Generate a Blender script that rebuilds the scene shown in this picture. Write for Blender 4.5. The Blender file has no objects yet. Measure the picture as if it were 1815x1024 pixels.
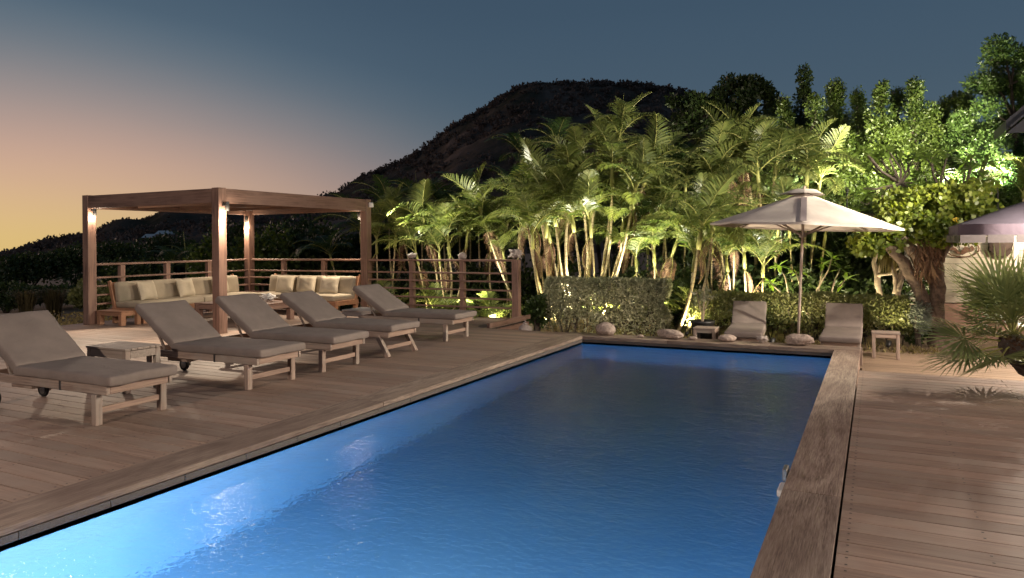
import bpy, math, random
import numpy as np
from mathutils import Vector, Matrix, Euler, noise as mnoise

C = bpy.context.scene
COL = C.collection
rad = math.radians

# ------------------------------------------------------------------ camera
FPX, CX, HY, CAMZ = 1280.0, 907.5, 429.6, 1.65
YAW, ROLL = rad(26.7), rad(0.5)
_R = np.array([math.cos(YAW), math.sin(YAW), 0.0])
_F = np.array([-math.sin(YAW), math.cos(YAW), 0.0])
_U = np.array([0, 0, 1.0])
_r = math.cos(ROLL) * _R - math.sin(ROLL) * _U
_u = math.sin(ROLL) * _R + math.cos(ROLL) * _U
cam = bpy.data.cameras.new('camera')
camo = bpy.data.objects.new('camera', cam)
COL.objects.link(camo)
cam.sensor_width = 36.0
cam.lens = 36.0 * FPX / 1815.0
cam.shift_y = -(512.0 - HY) / 1815.0
cam.clip_end = 6000
cam.clip_start = 0.05
M = Matrix(((_r[0], _u[0], -_F[0], 0), (_r[1], _u[1], -_F[1], 0), (_r[2], _u[2], -_F[2], CAMZ), (0, 0, 0, 1)))
camo.matrix_world = M
C.camera = camo


def ray(px, py):
    return _r * ((px - CX) / FPX) - _u * ((py - HY) / FPX) + _F


def at(px, py, z=0.0):
    d = ray(px, py)
    return np.array([0, 0, CAMZ]) + d * ((z - CAMZ) / d[2])


def aty(px, py, Y):
    d = ray(px, py)
    return np.array([0, 0, CAMZ]) + d * (Y / d[1])


# ------------------------------------------------------------------ render settings
C.view_settings.view_transform = 'Standard'
C.view_settings.look = 'None'
C.view_settings.exposure = 0.0
C.view_settings.gamma = 1.0
C.render.engine = 'CYCLES'
cy = C.cycles
cy.use_denoising = True
cy.max_bounces = 8
cy.transparent_max_bounces = 6
cy.transmission_bounces = 6
cy.caustics_reflective = False
cy.caustics_refractive = False
cy.sample_clamp_indirect = 4.0
cy.use_light_tree = True

# ------------------------------------------------------------------ world: dusk sky
W = bpy.data.worlds.new('World')
C.world = W
W.use_nodes = True
nt = W.node_tree
nt.nodes.clear()


def N(tree, t, **kw):
    n = tree.nodes.new(t)
    for k, v in kw.items():
        setattr(n, k, v)
    return n


def ramp(tree, stops, interp='LINEAR'):
    n = tree.nodes.new('ShaderNodeValToRGB')
    r = n.color_ramp
    r.interpolation = interp
    while len(r.elements) > 1:
        r.elements.remove(r.elements[-1])
    r.elements[0].position = stops[0][0]
    r.elements[0].color = (*stops[0][1], 1)
    for p, c in stops[1:]:
        e = r.elements.new(p)
        e.color = (*c, 1)
    return n


def srgb(h):
    h = h.lstrip('#')
    o = []
    for i in (0, 2, 4):
        v = int(h[i:i + 2], 16) / 255
        o.append(v / 12.92 if v < .04045 else ((v + .055) / 1.055) ** 2.4)
    return tuple(o)


tc = N(nt, 'ShaderNodeTexCoord')
sep = N(nt, 'ShaderNodeSeparateXYZ')
nt.links.new(tc.outputs['Generated'], sep.inputs[0])
SUNAZ = YAW + rad(52)                      # the afterglow, a little beyond the frame's edge
sd = (-math.sin(SUNAZ), math.cos(SUNAZ), 0)
dot = N(nt, 'ShaderNodeVectorMath', operation='DOT_PRODUCT')
nt.links.new(tc.outputs['Generated'], dot.inputs[0])
dot.inputs[1].default_value = sd
mr = N(nt, 'ShaderNodeMapRange', interpolation_type='SMOOTHSTEP')
mr.inputs['From Min'].default_value = 0.50
mr.inputs['From Max'].default_value = 1.0
nt.links.new(dot.outputs['Value'], mr.inputs['Value'])
# faint uneven veil, as thin high haze has
nz = N(nt, 'ShaderNodeTexNoise')
nz.inputs['Scale'].default_value = 2.2
nz.inputs['Detail'].default_value = 3
mp = N(nt, 'ShaderNodeMapping')
mp.inputs['Scale'].default_value = (1, 1, 4)
nt.links.new(tc.outputs['Generated'], mp.inputs[0])
nt.links.new(mp.outputs[0], nz.inputs['Vector'])
nm = N(nt, 'ShaderNodeMath', operation='MULTIPLY_ADD')
nt.links.new(nz.outputs['Fac'], nm.inputs[0])
nm.inputs[1].default_value = 0.022
nm.inputs[2].default_value = -0.011
el = N(nt, 'ShaderNodeMath', operation='ADD')
nt.links.new(sep.outputs['Z'], el.inputs[0])
nt.links.new(nm.outputs[0], el.inputs[1])
glow = ramp(nt, [(0.0, srgb('#ddbd78')), (0.038, srgb('#debc84')), (0.08, srgb('#d5af92')), (0.13, srgb('#c2a293')),
                 (0.185, srgb('#988f8e')), (0.24, srgb('#6c7882')), (0.30, srgb('#4f6577')), (0.45, srgb('#38495d')), (1.0, srgb('#27374b'))], 'B_SPLINE')
cool = ramp(nt, [(0.0, srgb('#6a6670')), (0.06, srgb('#5c646f')), (0.12, srgb('#4e606c')), (0.2, srgb('#46596a')), (0.3, srgb('#405568')),
                 (0.5, srgb('#34475b')), (1.0, srgb('#243448'))], 'B_SPLINE')
inv = N(nt, 'ShaderNodeMath', operation='MULTIPLY_ADD')
nt.links.new(mr.outputs[0], inv.inputs[0])
inv.inputs[1].default_value = -0.11
inv.inputs[2].default_value = 0.11
el2 = N(nt, 'ShaderNodeMath', operation='ADD')
nt.links.new(el.outputs[0], el2.inputs[0])
nt.links.new(inv.outputs[0], el2.inputs[1])
nt.links.new(el2.outputs[0], glow.inputs[0])
nt.links.new(el.outputs[0], cool.inputs[0])
mx = N(nt, 'ShaderNodeMixRGB')
nt.links.new(mr.outputs[0], mx.inputs[0])
nt.links.new(cool.outputs[0], mx.inputs[1])
nt.links.new(glow.outputs[0], mx.inputs[2])
bg = N(nt, 'ShaderNodeBackground')
bg.inputs['Strength'].default_value = 1.0
nt.links.new(mx.outputs[0], bg.inputs[0])
wo = N(nt, 'ShaderNodeOutputWorld')
nt.links.new(bg.outputs[0], wo.inputs[0])

sl = bpy.data.lights.new('sun', 'SUN')
sl.energy = 0.7
sl.angle = rad(30)
sl.color = (1.0, .66, .50)
so = bpy.data.objects.new('sun', sl)
COL.objects.link(so)
so.rotation_euler = (-Vector((sd[0] * .97, sd[1] * .97, .26))).to_track_quat('-Z', 'Y').to_euler()

# ------------------------------------------------------------------ lamp strengths (each lamp stands in a fitting built below)
P_PERGOLA = 460.0
P_PALM = 380.0
P_TREE = 800.0
P_EAVE = 950.0
P_FILL = 11500.0  # power of the added fill lamps out of view
P_WALL = 60.0
P_POOL = 1150.0
WARM = (1.0, 0.80, 0.58)
PALMC = (1.0, 0.86, 0.50)


def point_light(name, loc, power, color, radius=0.04, parent=None):
    l = bpy.data.lights.new(name, 'POINT')
    l.energy = power
    l.color = color
    l.shadow_soft_size = radius
    o = bpy.data.objects.new(name, l)
    COL.objects.link(o)
    o.location = loc
    if parent:
        o.parent = parent
    return o


def spot_light(name, loc, target, power, color, angle=110, blend=0.6, radius=0.04, parent=None):
    l = bpy.data.lights.new(name, 'SPOT')
    l.energy = power
    l.color = color
    l.shadow_soft_size = radius
    l.spot_size = rad(angle)
    l.spot_blend = blend
    o = bpy.data.objects.new(name, l)
    COL.objects.link(o)
    o.location = loc
    o.rotation_euler = (Vector(target) - Vector(loc)).to_track_quat('-Z', 'Y').to_euler()
    return o


# ------------------------------------------------------------------ mesh helpers
class MB:
    def __init__(self):
        self.v, self.f, self.mi = [], [], []

    def add(self, verts, faces, mi=0):
        b = len(self.v)
        self.v += [tuple(map(float, p)) for p in verts]
        self.f += [tuple(i + b for i in q) for q in faces]
        self.mi += [mi] * len(faces)

    def box(self, c, s, bev=0.004, rot=None, mi=0):
        h = np.array(s, float) / 2
        b = min(bev, h.min() * .45)
        vs, idx = [], {}
        for sx in (-1, 1):
            for sy in (-1, 1):
                for sz in (-1, 1):
                    sg = np.array((sx, sy, sz))
                    for k in range(3):
                        q = h - b
                        q[k] = h[k]
                        idx[(sx, sy, sz, k)] = len(vs)
                        vs.append(q * sg)
        fs = []
        S = (-1, 1)
        for k in range(3):
            i, j = [a for a in range(3) if a != k]
            for s_ in S:
                q = []
                for a, d in ((-1, -1), (1, -1), (1, 1), (-1, 1)):
                    sg = [0, 0, 0]
                    sg[k], sg[i], sg[j] = s_, a, d
                    q.append(idx[(*sg, k)])
                fs.append(q)
            for a in S:
                for d in S:
                    lo, hi = [0, 0, 0], [0, 0, 0]
                    lo[i] = hi[i] = a
                    lo[j] = hi[j] = d
                    lo[k], hi[k] = -1, 1
                    fs.append([idx[(*lo, i)], idx[(*lo, j)], idx[(*hi, j)], idx[(*hi, i)]])
        for sx in S:
            for sy in S:
                for sz in S:
                    fs.append([idx[(sx, sy, sz, k)] for k in range(3)])
        V = np.array(vs)
        out = []
        for q in fs:
            p = V[q]
            n = np.cross(p[1] - p[0], p[2] - p[0])
            out.append(q if n @ p.mean(0) > 0 else q[::-1])
        if rot is not None:
            V = V @ np.array(rot.to_3x3()).T
        self.add(V + np.array(c, float), out, mi)
        return self

    def beam(self, p0, p1, w, t, up=(0, 0, 1), bev=0.004, mi=0):
        p0, p1 = Vector(p0), Vector(p1)
        x = (p1 - p0)
        L = x.length
        x.normalize()
        z = Vector(up)
        y = z.cross(x)
        if y.length < 1e-4:
            y = Vector((0, 1, 0)).cross(x)
        y.normalize()
        z = x.cross(y)
        R = Matrix((x, y, z)).transposed()
        return self.box((p0 + p1) / 2, (L, w, t), bev, R, mi)

    def tube(self, pts, rads, n=8, caps=True, mi=0):
        pts = [Vector(p) for p in pts]
        if not hasattr(rads, '__len__'):
            rads = [rads] * len(pts)
        ref = Vector((0.13, 0.21, 1)) if abs((pts[-1] - pts[0]).normalized().z) < .8 else Vector((1, 0.1, 0))
        vs, fs = [], []
        for i, p in enumerate(pts):
            t = (pts[min(i + 1, len(pts) - 1)] - pts[max(i - 1, 0)]).normalized()
            a = t.cross(ref).normalized()
            b = t.cross(a).normalized()
            for k in range(n):
                an = 2 * math.pi * k / n
                vs.append(p + (a * math.cos(an) + b * math.sin(an)) * rads[i])
        for i in range(len(pts) - 1):
            for k in range(n):
                k2 = (k + 1) % n
                fs.append((i * n + k, i * n + k2, (i + 1) * n + k2, (i + 1) * n + k))
        if caps:
            fs.append(tuple(range(n))[::-1])
            fs.append(tuple((len(pts) - 1) * n + k for k in range(n)))
        self.add(vs, fs, mi)
        return self

    def lathe(self, prof, c=(0, 0, 0), n=16, mi=0):
        vs, fs = [], []
        for r, z in prof:
            for k in range(n):
                a = 2 * math.pi * k / n
                vs.append((c[0] + r * math.cos(a), c[1] + r * math.sin(a), c[2] + z))
        for i in range(len(prof) - 1):
            for k in range(n):
                k2 = (k + 1) % n
                fs.append((i * n + k, i * n + k2, (i + 1) * n + k2, (i + 1) * n + k))
        self.add(vs, fs, mi)
        return self

    def mesh(self, name, mats, smooth=False):
        me = bpy.data.meshes.new(name)
        me.from_pydata(self.v, [], self.f)
        if not isinstance(mats, (list, tuple)):
            mats = [mats]
        for m in mats:
            me.materials.append(m)
        if any(self.mi):
            me.polygons.foreach_set('material_index', self.mi)
        if smooth:
            me.polygons.foreach_set('use_smooth', [True] * len(me.polygons))
        me.update()
        return me

    def build(self, name, mats, parent=None, smooth=False, **tags):
        return link(name, self.mesh(name, mats, smooth), parent, **tags)


def tag(o, label=None, cat=None, group=None, kind=None):
    if label:
        o['label'] = label
    if cat:
        o['category'] = cat
    if group:
        o['group'] = group
    if kind:
        o['kind'] = kind
    return o


def link(name, me, parent=None, loc=None, rot=None, scale=None, **tags):
    o = bpy.data.objects.new(name, me)
    COL.objects.link(o)
    if parent is not None:
        o.parent = parent
    if loc is not None:
        o.location = loc
    if rot is not None:
        o.rotation_euler = rot
    if scale is not None:
        o.scale = (scale,) * 3 if not hasattr(scale, '__len__') else scale
    return tag(o, **tags)


def thing(name, loc, label, cat, rz=0.0, group=None):
    return link(name, None, None, loc, (0, 0, rz), label=label, cat=cat, group=group)


def structure(name):
    return link(name, None, None, (0, 0, 0), kind='structure')


def copy_tree(o, parent=None, kids=None):
    c = o.copy()
    COL.objects.link(c)
    c.parent = parent
    for ch in list(kids[o.name] if kids else o.children):
        copy_tree(ch, c, kids)
    return c


def quads_mesh(name, V, mat, smooth=False):
    """V: (n,4,3) separate quads."""
    n = len(V)
    me = bpy.data.meshes.new(name)
    me.vertices.add(n * 4)
    me.vertices.foreach_set('co', V.reshape(-1).astype(np.float32))
    me.loops.add(n * 4)
    me.loops.foreach_set('vertex_index', np.arange(n * 4, dtype=np.int32))
    me.polygons.add(n)
    me.polygons.foreach_set('loop_start', np.arange(n, dtype=np.int32) * 4)
    me.polygons.foreach_set('loop_total', np.full(n, 4, dtype=np.int32))
    me.materials.append(mat)
    me.update(calc_edges=True)
    return me


def unit(a):
    return a / np.maximum(np.linalg.norm(a, axis=-1, keepdims=True), 1e-9)


def leaves(name, P, mat, L, w, rng, up=0.3, out=None, outw=0.6):
    """a cloud of kite-shaped leaves at the points P"""
    n = len(P)
    D = unit(rng.normal(size=(n, 3)) + np.array([0, 0, up]) + (0 if out is None else out * outw))
    S = unit(np.cross(D, unit(rng.normal(size=(n, 3)))))
    Nn = np.cross(D, S)
    l = (L * rng.uniform(.6, 1.25, n))[:, None]
    V = np.empty((n, 4, 3))
    V[:, 0] = P
    V[:, 1] = P + D * l * .5 + S * l * w * .5 + Nn * l * .08
    V[:, 2] = P + D * l - Nn * l * .06
    V[:, 3] = P + D * l * .5 - S * l * w * .5 + Nn * l * .08
    return quads_mesh(name, V, mat)


def blob(rng, c, r, n, shell=.35):
    d = unit(rng.normal(size=(n, 3)))
    q = rng.uniform(0, 1, n) ** shell
    return np.array(c) + d * q[:, None] * np.array(r), d


def shrub_points(rng, c, r, n, lumps=14):
    """an uneven mass made of overlapping lumps on an ellipsoid"""
    P, O = [], []
    c, r = np.array(c, float), np.array(r, float)
    for i in range(lumps):
        d = unit(rng.normal(size=3))
        d[2] = abs(d[2]) * 1.1 - .25
        k = rng.uniform(.45, .85)
        rr = r * rng.uniform(.28, .5)
        p, o = blob(rng, c + d * r * k, rr, n // lumps)
        P.append(p)
        O.append(o)
    return np.concatenate(P), np.concatenate(O)


# ------------------------------------------------------------------ materials
def mat_base(name):
    m = bpy.data.materials.new(name)
    m.use_nodes = True
    t = m.node_tree
    b = t.nodes['Principled BSDF']
    return m, t, b


def coords(t, scale=(1, 1, 1), jitter=True, rot=None):
    tcn = N(t, 'ShaderNodeTexCoord')
    mpn = N(t, 'ShaderNodeMapping')
    mpn.inputs['Scale'].default_value = scale
    if rot:
        mpn.inputs['Rotation'].default_value = rot
    t.links.new(tcn.outputs['Object'], mpn.inputs[0])
    if jitter:
        oi = N(t, 'ShaderNodeObjectInfo')
        mu = N(t, 'ShaderNodeMath', operation='MULTIPLY')
        mu.inputs[1].default_value = 37.0
        t.links.new(oi.outputs['Random'], mu.inputs[0])
        ad = N(t, 'ShaderNodeVectorMath', operation='ADD')
        t.links.new(mpn.outputs[0], ad.inputs[0])
        t.links.new(mu.outputs[0], ad.inputs[1])
        return ad.outputs[0], oi
    return mpn.outputs[0], None


def noise_node(t, vec, scale, detail=4, rough=.55, dist=0.0):
    n = N(t, 'ShaderNodeTexNoise')
    n.inputs['Scale'].default_value = scale
    n.inputs['Detail'].default_value = detail
    n.inputs['Roughness'].default_value = rough
    n.inputs['Distortion'].default_value = dist
    t.links.new(vec, n.inputs['Vector'])
    return n


def bump(t, b, h, strength=.3, dist=.01):
    bn = N(t, 'ShaderNodeBump')
    bn.inputs['Strength'].default_value = strength
    bn.inputs['Distance'].default_value = dist
    t.links.new(h, bn.inputs['Height'])
    t.links.new(bn.outputs[0], b.inputs['Normal'])
    return bn


def mixc(t, fac, a, b_, mode='MIX'):
    n = N(t, 'ShaderNodeMixRGB', blend_type=mode)
    for i, x in ((0, fac), (1, a), (2, b_)):
        if isinstance(x, (int, float)):
            n.inputs[i].default_value = x
        elif isinstance(x, tuple):
            n.inputs[i].default_value = (*x, 1)
        else:
            t.links.new(x, n.inputs[i])
    return n.outputs[0]


def wood(name, c1, c2, axis=0, grain=70, rough=.6, vary=.35, weather=None, wavy=0.0, bumps=.35):
    m, t, b = mat_base(name)
    sc = [1, 1, 1]
    sc[axis] = .045
    vec, oi = coords(t, tuple(sc))
    g = noise_node(t, vec, grain, 5, .6, .4 + wavy)
    g2 = noise_node(t, vec, grain * .22, 3, .6, 1.2 + wavy)
    mm = N(t, 'ShaderNodeMath', operation='MULTIPLY_ADD')
    t.links.new(g.outputs['Fac'], mm.inputs[0])
    mm.inputs[1].default_value = .6
    ad = N(t, 'ShaderNodeMath', operation='MULTIPLY')
    t.links.new(g2.outputs['Fac'], ad.inputs[0])
    ad.inputs[1].default_value = .4
    t.links.new(ad.outputs[0], mm.inputs[2])
    rp = ramp(t, [(.36, c1), (.64, c2)])
    t.links.new(mm.outputs[0], rp.inputs[0])
    col = rp.outputs[0]
    if weather:
        v3, _ = coords(t, (1, 1, 1))
        w = noise_node(t, v3, 2.3, 4, .6)
        wr = ramp(t, [(.42, (0, 0, 0)), (.66, (1, 1, 1))])
        t.links.new(w.outputs['Fac'], wr.inputs[0])
        col = mixc(t, wr.outputs[0], col, weather)
    hv = N(t, 'ShaderNodeMapRange')
    hv.inputs['To Min'].default_value = 1 - vary
    hv.inputs['To Max'].default_value = 1 + vary
    t.links.new(oi.outputs['Random'], hv.inputs['Value'])
    hs = N(t, 'ShaderNodeHueSaturation')
    t.links.new(col, hs.inputs['Color'])
    t.links.new(hv.outputs[0], hs.inputs['Value'])
    t.links.new(hs.outputs[0], b.inputs['Base Color'])
    b.inputs['Roughness'].default_value = rough
    bump(t, b, mm.outputs[0], bumps, .006)
    return m


def coping_wood(name, c1, c2, c3):
    """broad cathedral grain along Y"""
    m, t, b = mat_base(name)
    vec, oi = coords(t, (1, .12, 1))
    n1 = noise_node(t, vec, 2.6, 2, .45, .5)
    sc = N(t, 'ShaderNodeMath', operation='MULTIPLY')
    sc.inputs[1].default_value = 62.0
    t.links.new(n1.outputs['Fac'], sc.inputs[0])
    sn = N(t, 'ShaderNodeMath', operation='SINE')
    t.links.new(sc.outputs[0], sn.inputs[0])
    vecf, _ = coords(t, (1, .05, 1))
    fine = noise_node(t, vecf, 130, 4, .65, .5)
    ad = N(t, 'ShaderNodeMath', operation='MULTIPLY_ADD')
    t.links.new(sn.outputs[0], ad.inputs[0])
    ad.inputs[1].default_value = .06
    t.links.new(fine.outputs['Fac'], ad.inputs[2])
    rp = ramp(t, [(.33, c1), (.5, c2), (.68, c3)])
    t.links.new(ad.outputs[0], rp.inputs[0])
    v3, _ = coords(t, (1, .6, 1))
    w = noise_node(t, v3, 1.4, 4, .6)
    wr = ramp(t, [(.4, (0, 0, 0)), (.7, (1, 1, 1))])
    t.links.new(w.outputs['Fac'], wr.inputs[0])
    col = mixc(t, wr.outputs[0], rp.outputs[0], mixc(t, .65, rp.outputs[0], (.10, .055, .04)))
    hv = N(t, 'ShaderNodeMapRange')
    hv.inputs['To Min'].default_value = .8
    hv.inputs['To Max'].default_value = 1.15
    t.links.new(oi.outputs['Random'], hv.inputs['Value'])
    hs = N(t, 'ShaderNodeHueSaturation')
    t.links.new(col, hs.inputs['Color'])
    t.links.new(hv.outputs[0], hs.inputs['Value'])
    t.links.new(hs.outputs[0], b.inputs['Base Color'])
    b.inputs['Roughness'].default_value = .62
    bump(t, b, ad.outputs[0], .4, .006)
    return m


def simple(name, col, rough=.6, metal=0.0, nscale=None, var=.25, bumps=0.0, bd=.005, sheen=0.0):
    m, t, b = mat_base(name)
    b.inputs['Base Color'].default_value = (*col, 1)
    b.inputs['Roughness'].default_value = rough
    b.inputs['Metallic'].default_value = metal
    if nscale:
        vec, oi = coords(t)
        n = noise_node(t, vec, nscale, 5, .6)
        rp = ramp(t, [(.3, tuple(c * (1 - var) for c in col)), (.7, tuple(min(1, c * (1 + var)) for c in col))])
        t.links.new(n.outputs['Fac'], rp.inputs[0])
        t.links.new(rp.outputs[0], b.inputs['Base Color'])
        if bumps:
            bump(t, b, n.outputs['Fac'], bumps, bd)
    if sheen:
        b.inputs['Sheen Weight'].default_value = sheen
    return m


def fabric(name, col, weave=900, wrinkle=6.0, ws=.5, wd=.03):
    m, t, b = mat_base(name)
    vec, oi = coords(t)
    n = noise_node(t, vec, wrinkle, 3, .5, 1.0)
    n2 = noise_node(t, vec, weave, 1, .5)
    n3 = noise_node(t, vec, 3.0, 4, .6)
    rp = ramp(t, [(.3, tuple(c * .86 for c in col)), (.7, tuple(c * 1.12 for c in col))])
    t.links.new(n3.outputs['Fac'], rp.inputs[0])
    t.links.new(rp.outputs[0], b.inputs['Base Color'])
    b.inputs['Roughness'].default_value = .85
    b.inputs['Specular IOR Level'].default_value = .2
    b1 = N(t, 'ShaderNodeBump')
    b1.inputs['Strength'].default_value = ws
    b1.inputs['Distance'].default_value = wd
    t.links.new(n.outputs['Fac'], b1.inputs['Height'])
    b2 = N(t, 'ShaderNodeBump')
    b2.inputs['Strength'].default_value = .15
    b2.inputs['Distance'].default_value = .001
    t.links.new(n2.outputs['Fac'], b2.inputs['Height'])
    t.links.new(b1.outputs[0], b2.inputs['Normal'])
    t.links.new(b2.outputs[0], b.inputs['Normal'])
    return m


def foliage(name, c1, c2, trans=.35, rough=.45, spec=.4, patch=1.2):
    m, t, b = mat_base(name)
    geo = N(t, 'ShaderNodeNewGeometry')
    vec, oi = coords(t, jitter=False)
    n = noise_node(t, vec, patch, 2, .5)
    ad = N(t, 'ShaderNodeMath', operation='MULTIPLY_ADD')
    t.links.new(geo.outputs['Random Per Island'], ad.inputs[0])
    ad.inputs[1].default_value = .55
    mu = N(t, 'ShaderNodeMath', operation='MULTIPLY_ADD')
    t.links.new(n.outputs['Fac'], mu.inputs[0])
    mu.inputs[1].default_value = 1.0
    mu.inputs[2].default_value = -.27
    t.links.new(mu.outputs[0], ad.inputs[2])
    rp = ramp(t, [(.12, c1), (.9, c2)])
    t.links.new(ad.outputs[0], rp.inputs[0])
    t.links.new(rp.outputs[0], b.inputs['Base Color'])
    b.inputs['Roughness'].default_value = rough
    b.inputs['Specular IOR Level'].default_value = spec
    tr = N(t, 'ShaderNodeBsdfTranslucent')
    hs = N(t, 'ShaderNodeHueSaturation')
    hs.inputs['Saturation'].default_value = 1.15
    hs.inputs['Value'].default_value = 1.5
    t.links.new(rp.outputs[0], hs.inputs['Color'])
    t.links.new(hs.outputs[0], tr.inputs['Color'])
    ms = N(t, 'ShaderNodeMixShader')
    ms.inputs[0].default_value = trans
    t.links.new(b.outputs[0], ms.inputs[1])
    t.links.new(tr.outputs[0], ms.inputs[2])
    t.links.new(ms.outputs[0], t.nodes['Material Output'].inputs['Surface'])
    return m


def emitter(name, col, s):
    m, t, b = mat_base(name)
    b.inputs['Base Color'].default_value = (.8, .8, .8, 1)
    b.inputs['Emission Color'].default_value = (*col, 1)
    b.inputs['Emission Strength'].default_value = s
    return m


def banded(name, c1, c2, freq, axis=2, bumps=.5):
    """ringed palm stem"""
    m, t, b = mat_base(name)
    vec, oi = coords(t, (1, 1, 1), jitter=False)
    sp = N(t, 'ShaderNodeSeparateXYZ')
    t.links.new(vec, sp.inputs[0])
    nn = noise_node(t, vec, 9, 3)
    ad = N(t, 'ShaderNodeMath', operation='MULTIPLY_ADD')
    t.links.new(sp.outputs[axis], ad.inputs[0])
    ad.inputs[1].default_value = freq
    t.links.new(nn.outputs['Fac'], ad.inputs[2])
    fr = N(t, 'ShaderNodeMath', operation='FRACT')
    t.links.new(ad.outputs[0], fr.inputs[0])
    rp = ramp(t, [(0, c2), (.1, c2), (.18, c1), (.92, tuple(x * .85 for x in c1)), (1, c2)])
    t.links.new(fr.outputs[0], rp.inputs[0])
    col = mixc(t, nn.outputs['Fac'], rp.outputs[0], tuple(x * .7 for x in c1))
    t.links.new(col, b.inputs['Base Color'])
    b.inputs['Roughness'].default_value = .7
    bump(t, b, fr.outputs[0], bumps, .004)
    return m


DECK = wood('deck_boards', (.165, .103, .078), (.30, .205, .155), 0, 60, .62, .17, (.245, .182, .145), bumps=.6)
DECKT = wood('terrace_boards', (.20, .135, .09), (.30, .21, .145), 0, 50, .6, .14)
COPING = coping_wood('coping_board', (.10, .065, .05), (.22, .16, .125), (.32, .25, .20))
TEAK = wood('weathered_teak', (.14, .095, .076), (.38, .285, .23), 0, 55, .7, .16, (.28, .235, .20))
TEAKG = wood('grey_teak', (.22, .17, .14), (.34, .28, .235), 0, 60, .7, .1)
TEAKZ = wood('weathered_teak_upright', (.14, .095, .076), (.38, .275, .22), 2, 55, .7, .16, (.28, .235, .20))
PALEW = wood('pale_lit_wood', (.42, .37, .33), (.60, .55, .50), 0, 50, .65, .05)  # lamplight on the low table is put into this pale colour
TEAKY = wood('weathered_teak_across', (.20, .125, .095), (.34, .235, .18), 1, 60, .68, .12)
REDX = wood('red_hardwood', (.085, .043, .031), (.33, .195, .145), 0, 38, .6, .14, (.24, .145, .11))
REDY = wood('red_hardwood_across', (.085, .043, .031), (.33, .195, .145), 1, 38, .6, .14, (.24, .145, .11))
REDZ = wood('red_hardwood_upright', (.085, .043, .031), (.33, .195, .145), 2, 38, .6, .14, (.24, .145, .11))
SOFAW = wood('sofa_wood', (.27, .13, .07), (.40, .21, .12), 0, 45, .5, .08)
REED = wood('roof_reed', (.36, .25, .17), (.55, .41, .30), 1, 50, .75, .16)
TAUPE = fabric('taupe_canvas', (.20, .163, .146), 700, 7.0, .38, .026)
BEIGE = fabric('beige_canvas', (.36, .31, .235), 700, 5, .35, .02)
PILLOW = fabric('pillow_cloth', (.48, .42, .32), 700, 9, .35, .015)
CANOPY = fabric('parasol_canvas', (.50, .44, .405), 500, 2.0, .25, .03)
PURPLE = fabric('purple_canvas', (.07, .06, .078), 500, 2.0, .25, .03)
PURPLED = fabric('purple_valance', (.12, .095, .12), 300, 6.0, .3, .02)
CLEAR = simple('clear_valance', (.10, .085, .085), .6, 0, 20, .15)
DARKMETAL = simple('dark_metal', (.06, .058, .058), .45, .6)
GREYMETAL = simple('grey_metal', (.25, .24, .23), .45, .8)
RUBBER = simple('rubber', (.015, .014, .013), .75)
SCREW = simple('screw_heads', (.03, .022, .018), .6)
GRANITE = simple('granite_strip', (.085, .07, .062), .55, 0, 160, .55, .2, .002)
DARKGAP = simple('shaded_tile_band', (.05, .038, .032), .6, 0, 12, .3)  # recessed tile, with the shadow under the coping put into its dark colour
STONE = simple('coral_stone', (.33, .255, .215), .9, 0, 26, .38, .9, .02)
SHELL = simple('shell', (.36, .30, .27), .6, 0, 14, .3, .5, .01)
SOIL = simple('sandy_soil', (.21, .155, .105), .95, 0, 9, .45, .8, .04)
PLINTH = simple('pink_render', (.42, .26, .20), .85, 0, 6, .18, .25, .01)
SIDING = simple('white_siding', (.72, .66, .55), .6, 0, 7, .05)
ROOF = simple('slate_roof', (.03, .034, .045), .6, 0, 15, .2, .3, .01)
WHITE = simple('white_paint', (.75, .73, .70), .5, 0, 8, .05)
POT = simple('black_pot', (.018, .017, .017), .5, 0, 12, .2)
RUST = simple('rusty_iron', (.18, .10, .065), .8, .2, 30, .3)
BLACKWOOD = simple('dark_driftwood', (.035, .022, .016), .8, 0, 14, .5, .8, .02)
BARK = simple('grey_brown_bark', (.16, .115, .085), .95, 0, 11, .55, 1.0, .03)
BARKPALE = simple('pale_bark', (.42, .33, .25), .85, 0, 14, .3, .5, .015)
DARKBARK = simple('dark_bark', (.06, .045, .035), .95, 0, 14, .4, .8, .02)
THATCH = simple('dead_thatch', (.17, .095, .055), .9, 0, 40, .4)
STEM = banded('ringed_palm_stem', (.55, .45, .25), (.24, .17, .09), 9.0)
SHAFT = simple('crown_shaft', (.30, .30, .09), .5, 0, 6, .25)
PALMLEAF = foliage('palm_leaflets', (.045, .082, .020), (.225, .25, .075), .36, .36, .6)
PALMSHADE = foliage('shaded_palm_leaflets', (.025, .06, .018), (.07, .11, .03), .3, .4, .5)  # darker copy of the palm leaf: shade of unlit palms held in its colour
FANLEAF = foliage('fan_palm_leaf', (.12, .165, .065), (.28, .31, .12), .25, .45, .4)
HEDGE = foliage('hedge_leaves', (.13, .14, .085), (.33, .325, .21), .25, .4, .55)
HEDGEL = foliage('bright_hedge_leaves', (.10, .12, .04), (.28, .285, .11), .3, .4, .5)
SILVER = foliage('silver_leaves', (.14, .16, .13), (.26, .28, .23), .2, .6, .2)
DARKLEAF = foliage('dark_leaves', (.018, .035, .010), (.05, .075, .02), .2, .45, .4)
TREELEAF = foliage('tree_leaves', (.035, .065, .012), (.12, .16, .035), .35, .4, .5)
MANGO = foliage('glossy_tree_leaves', (.035, .075, .018), (.11, .17, .045), .3, .35, .5)
IVY = foliage('ivy_leaves', (.05, .085, .014), (.19, .21, .035), .4, .4, .5)
PLUM = foliage('plumeria_leaves', (.06, .11, .018), (.17, .24, .05), .4, .35, .5)
YELLEAF = foliage('yellowed_leaf', (.55, .33, .02), (.65, .42, .05), .4, .5, .3)
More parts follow.
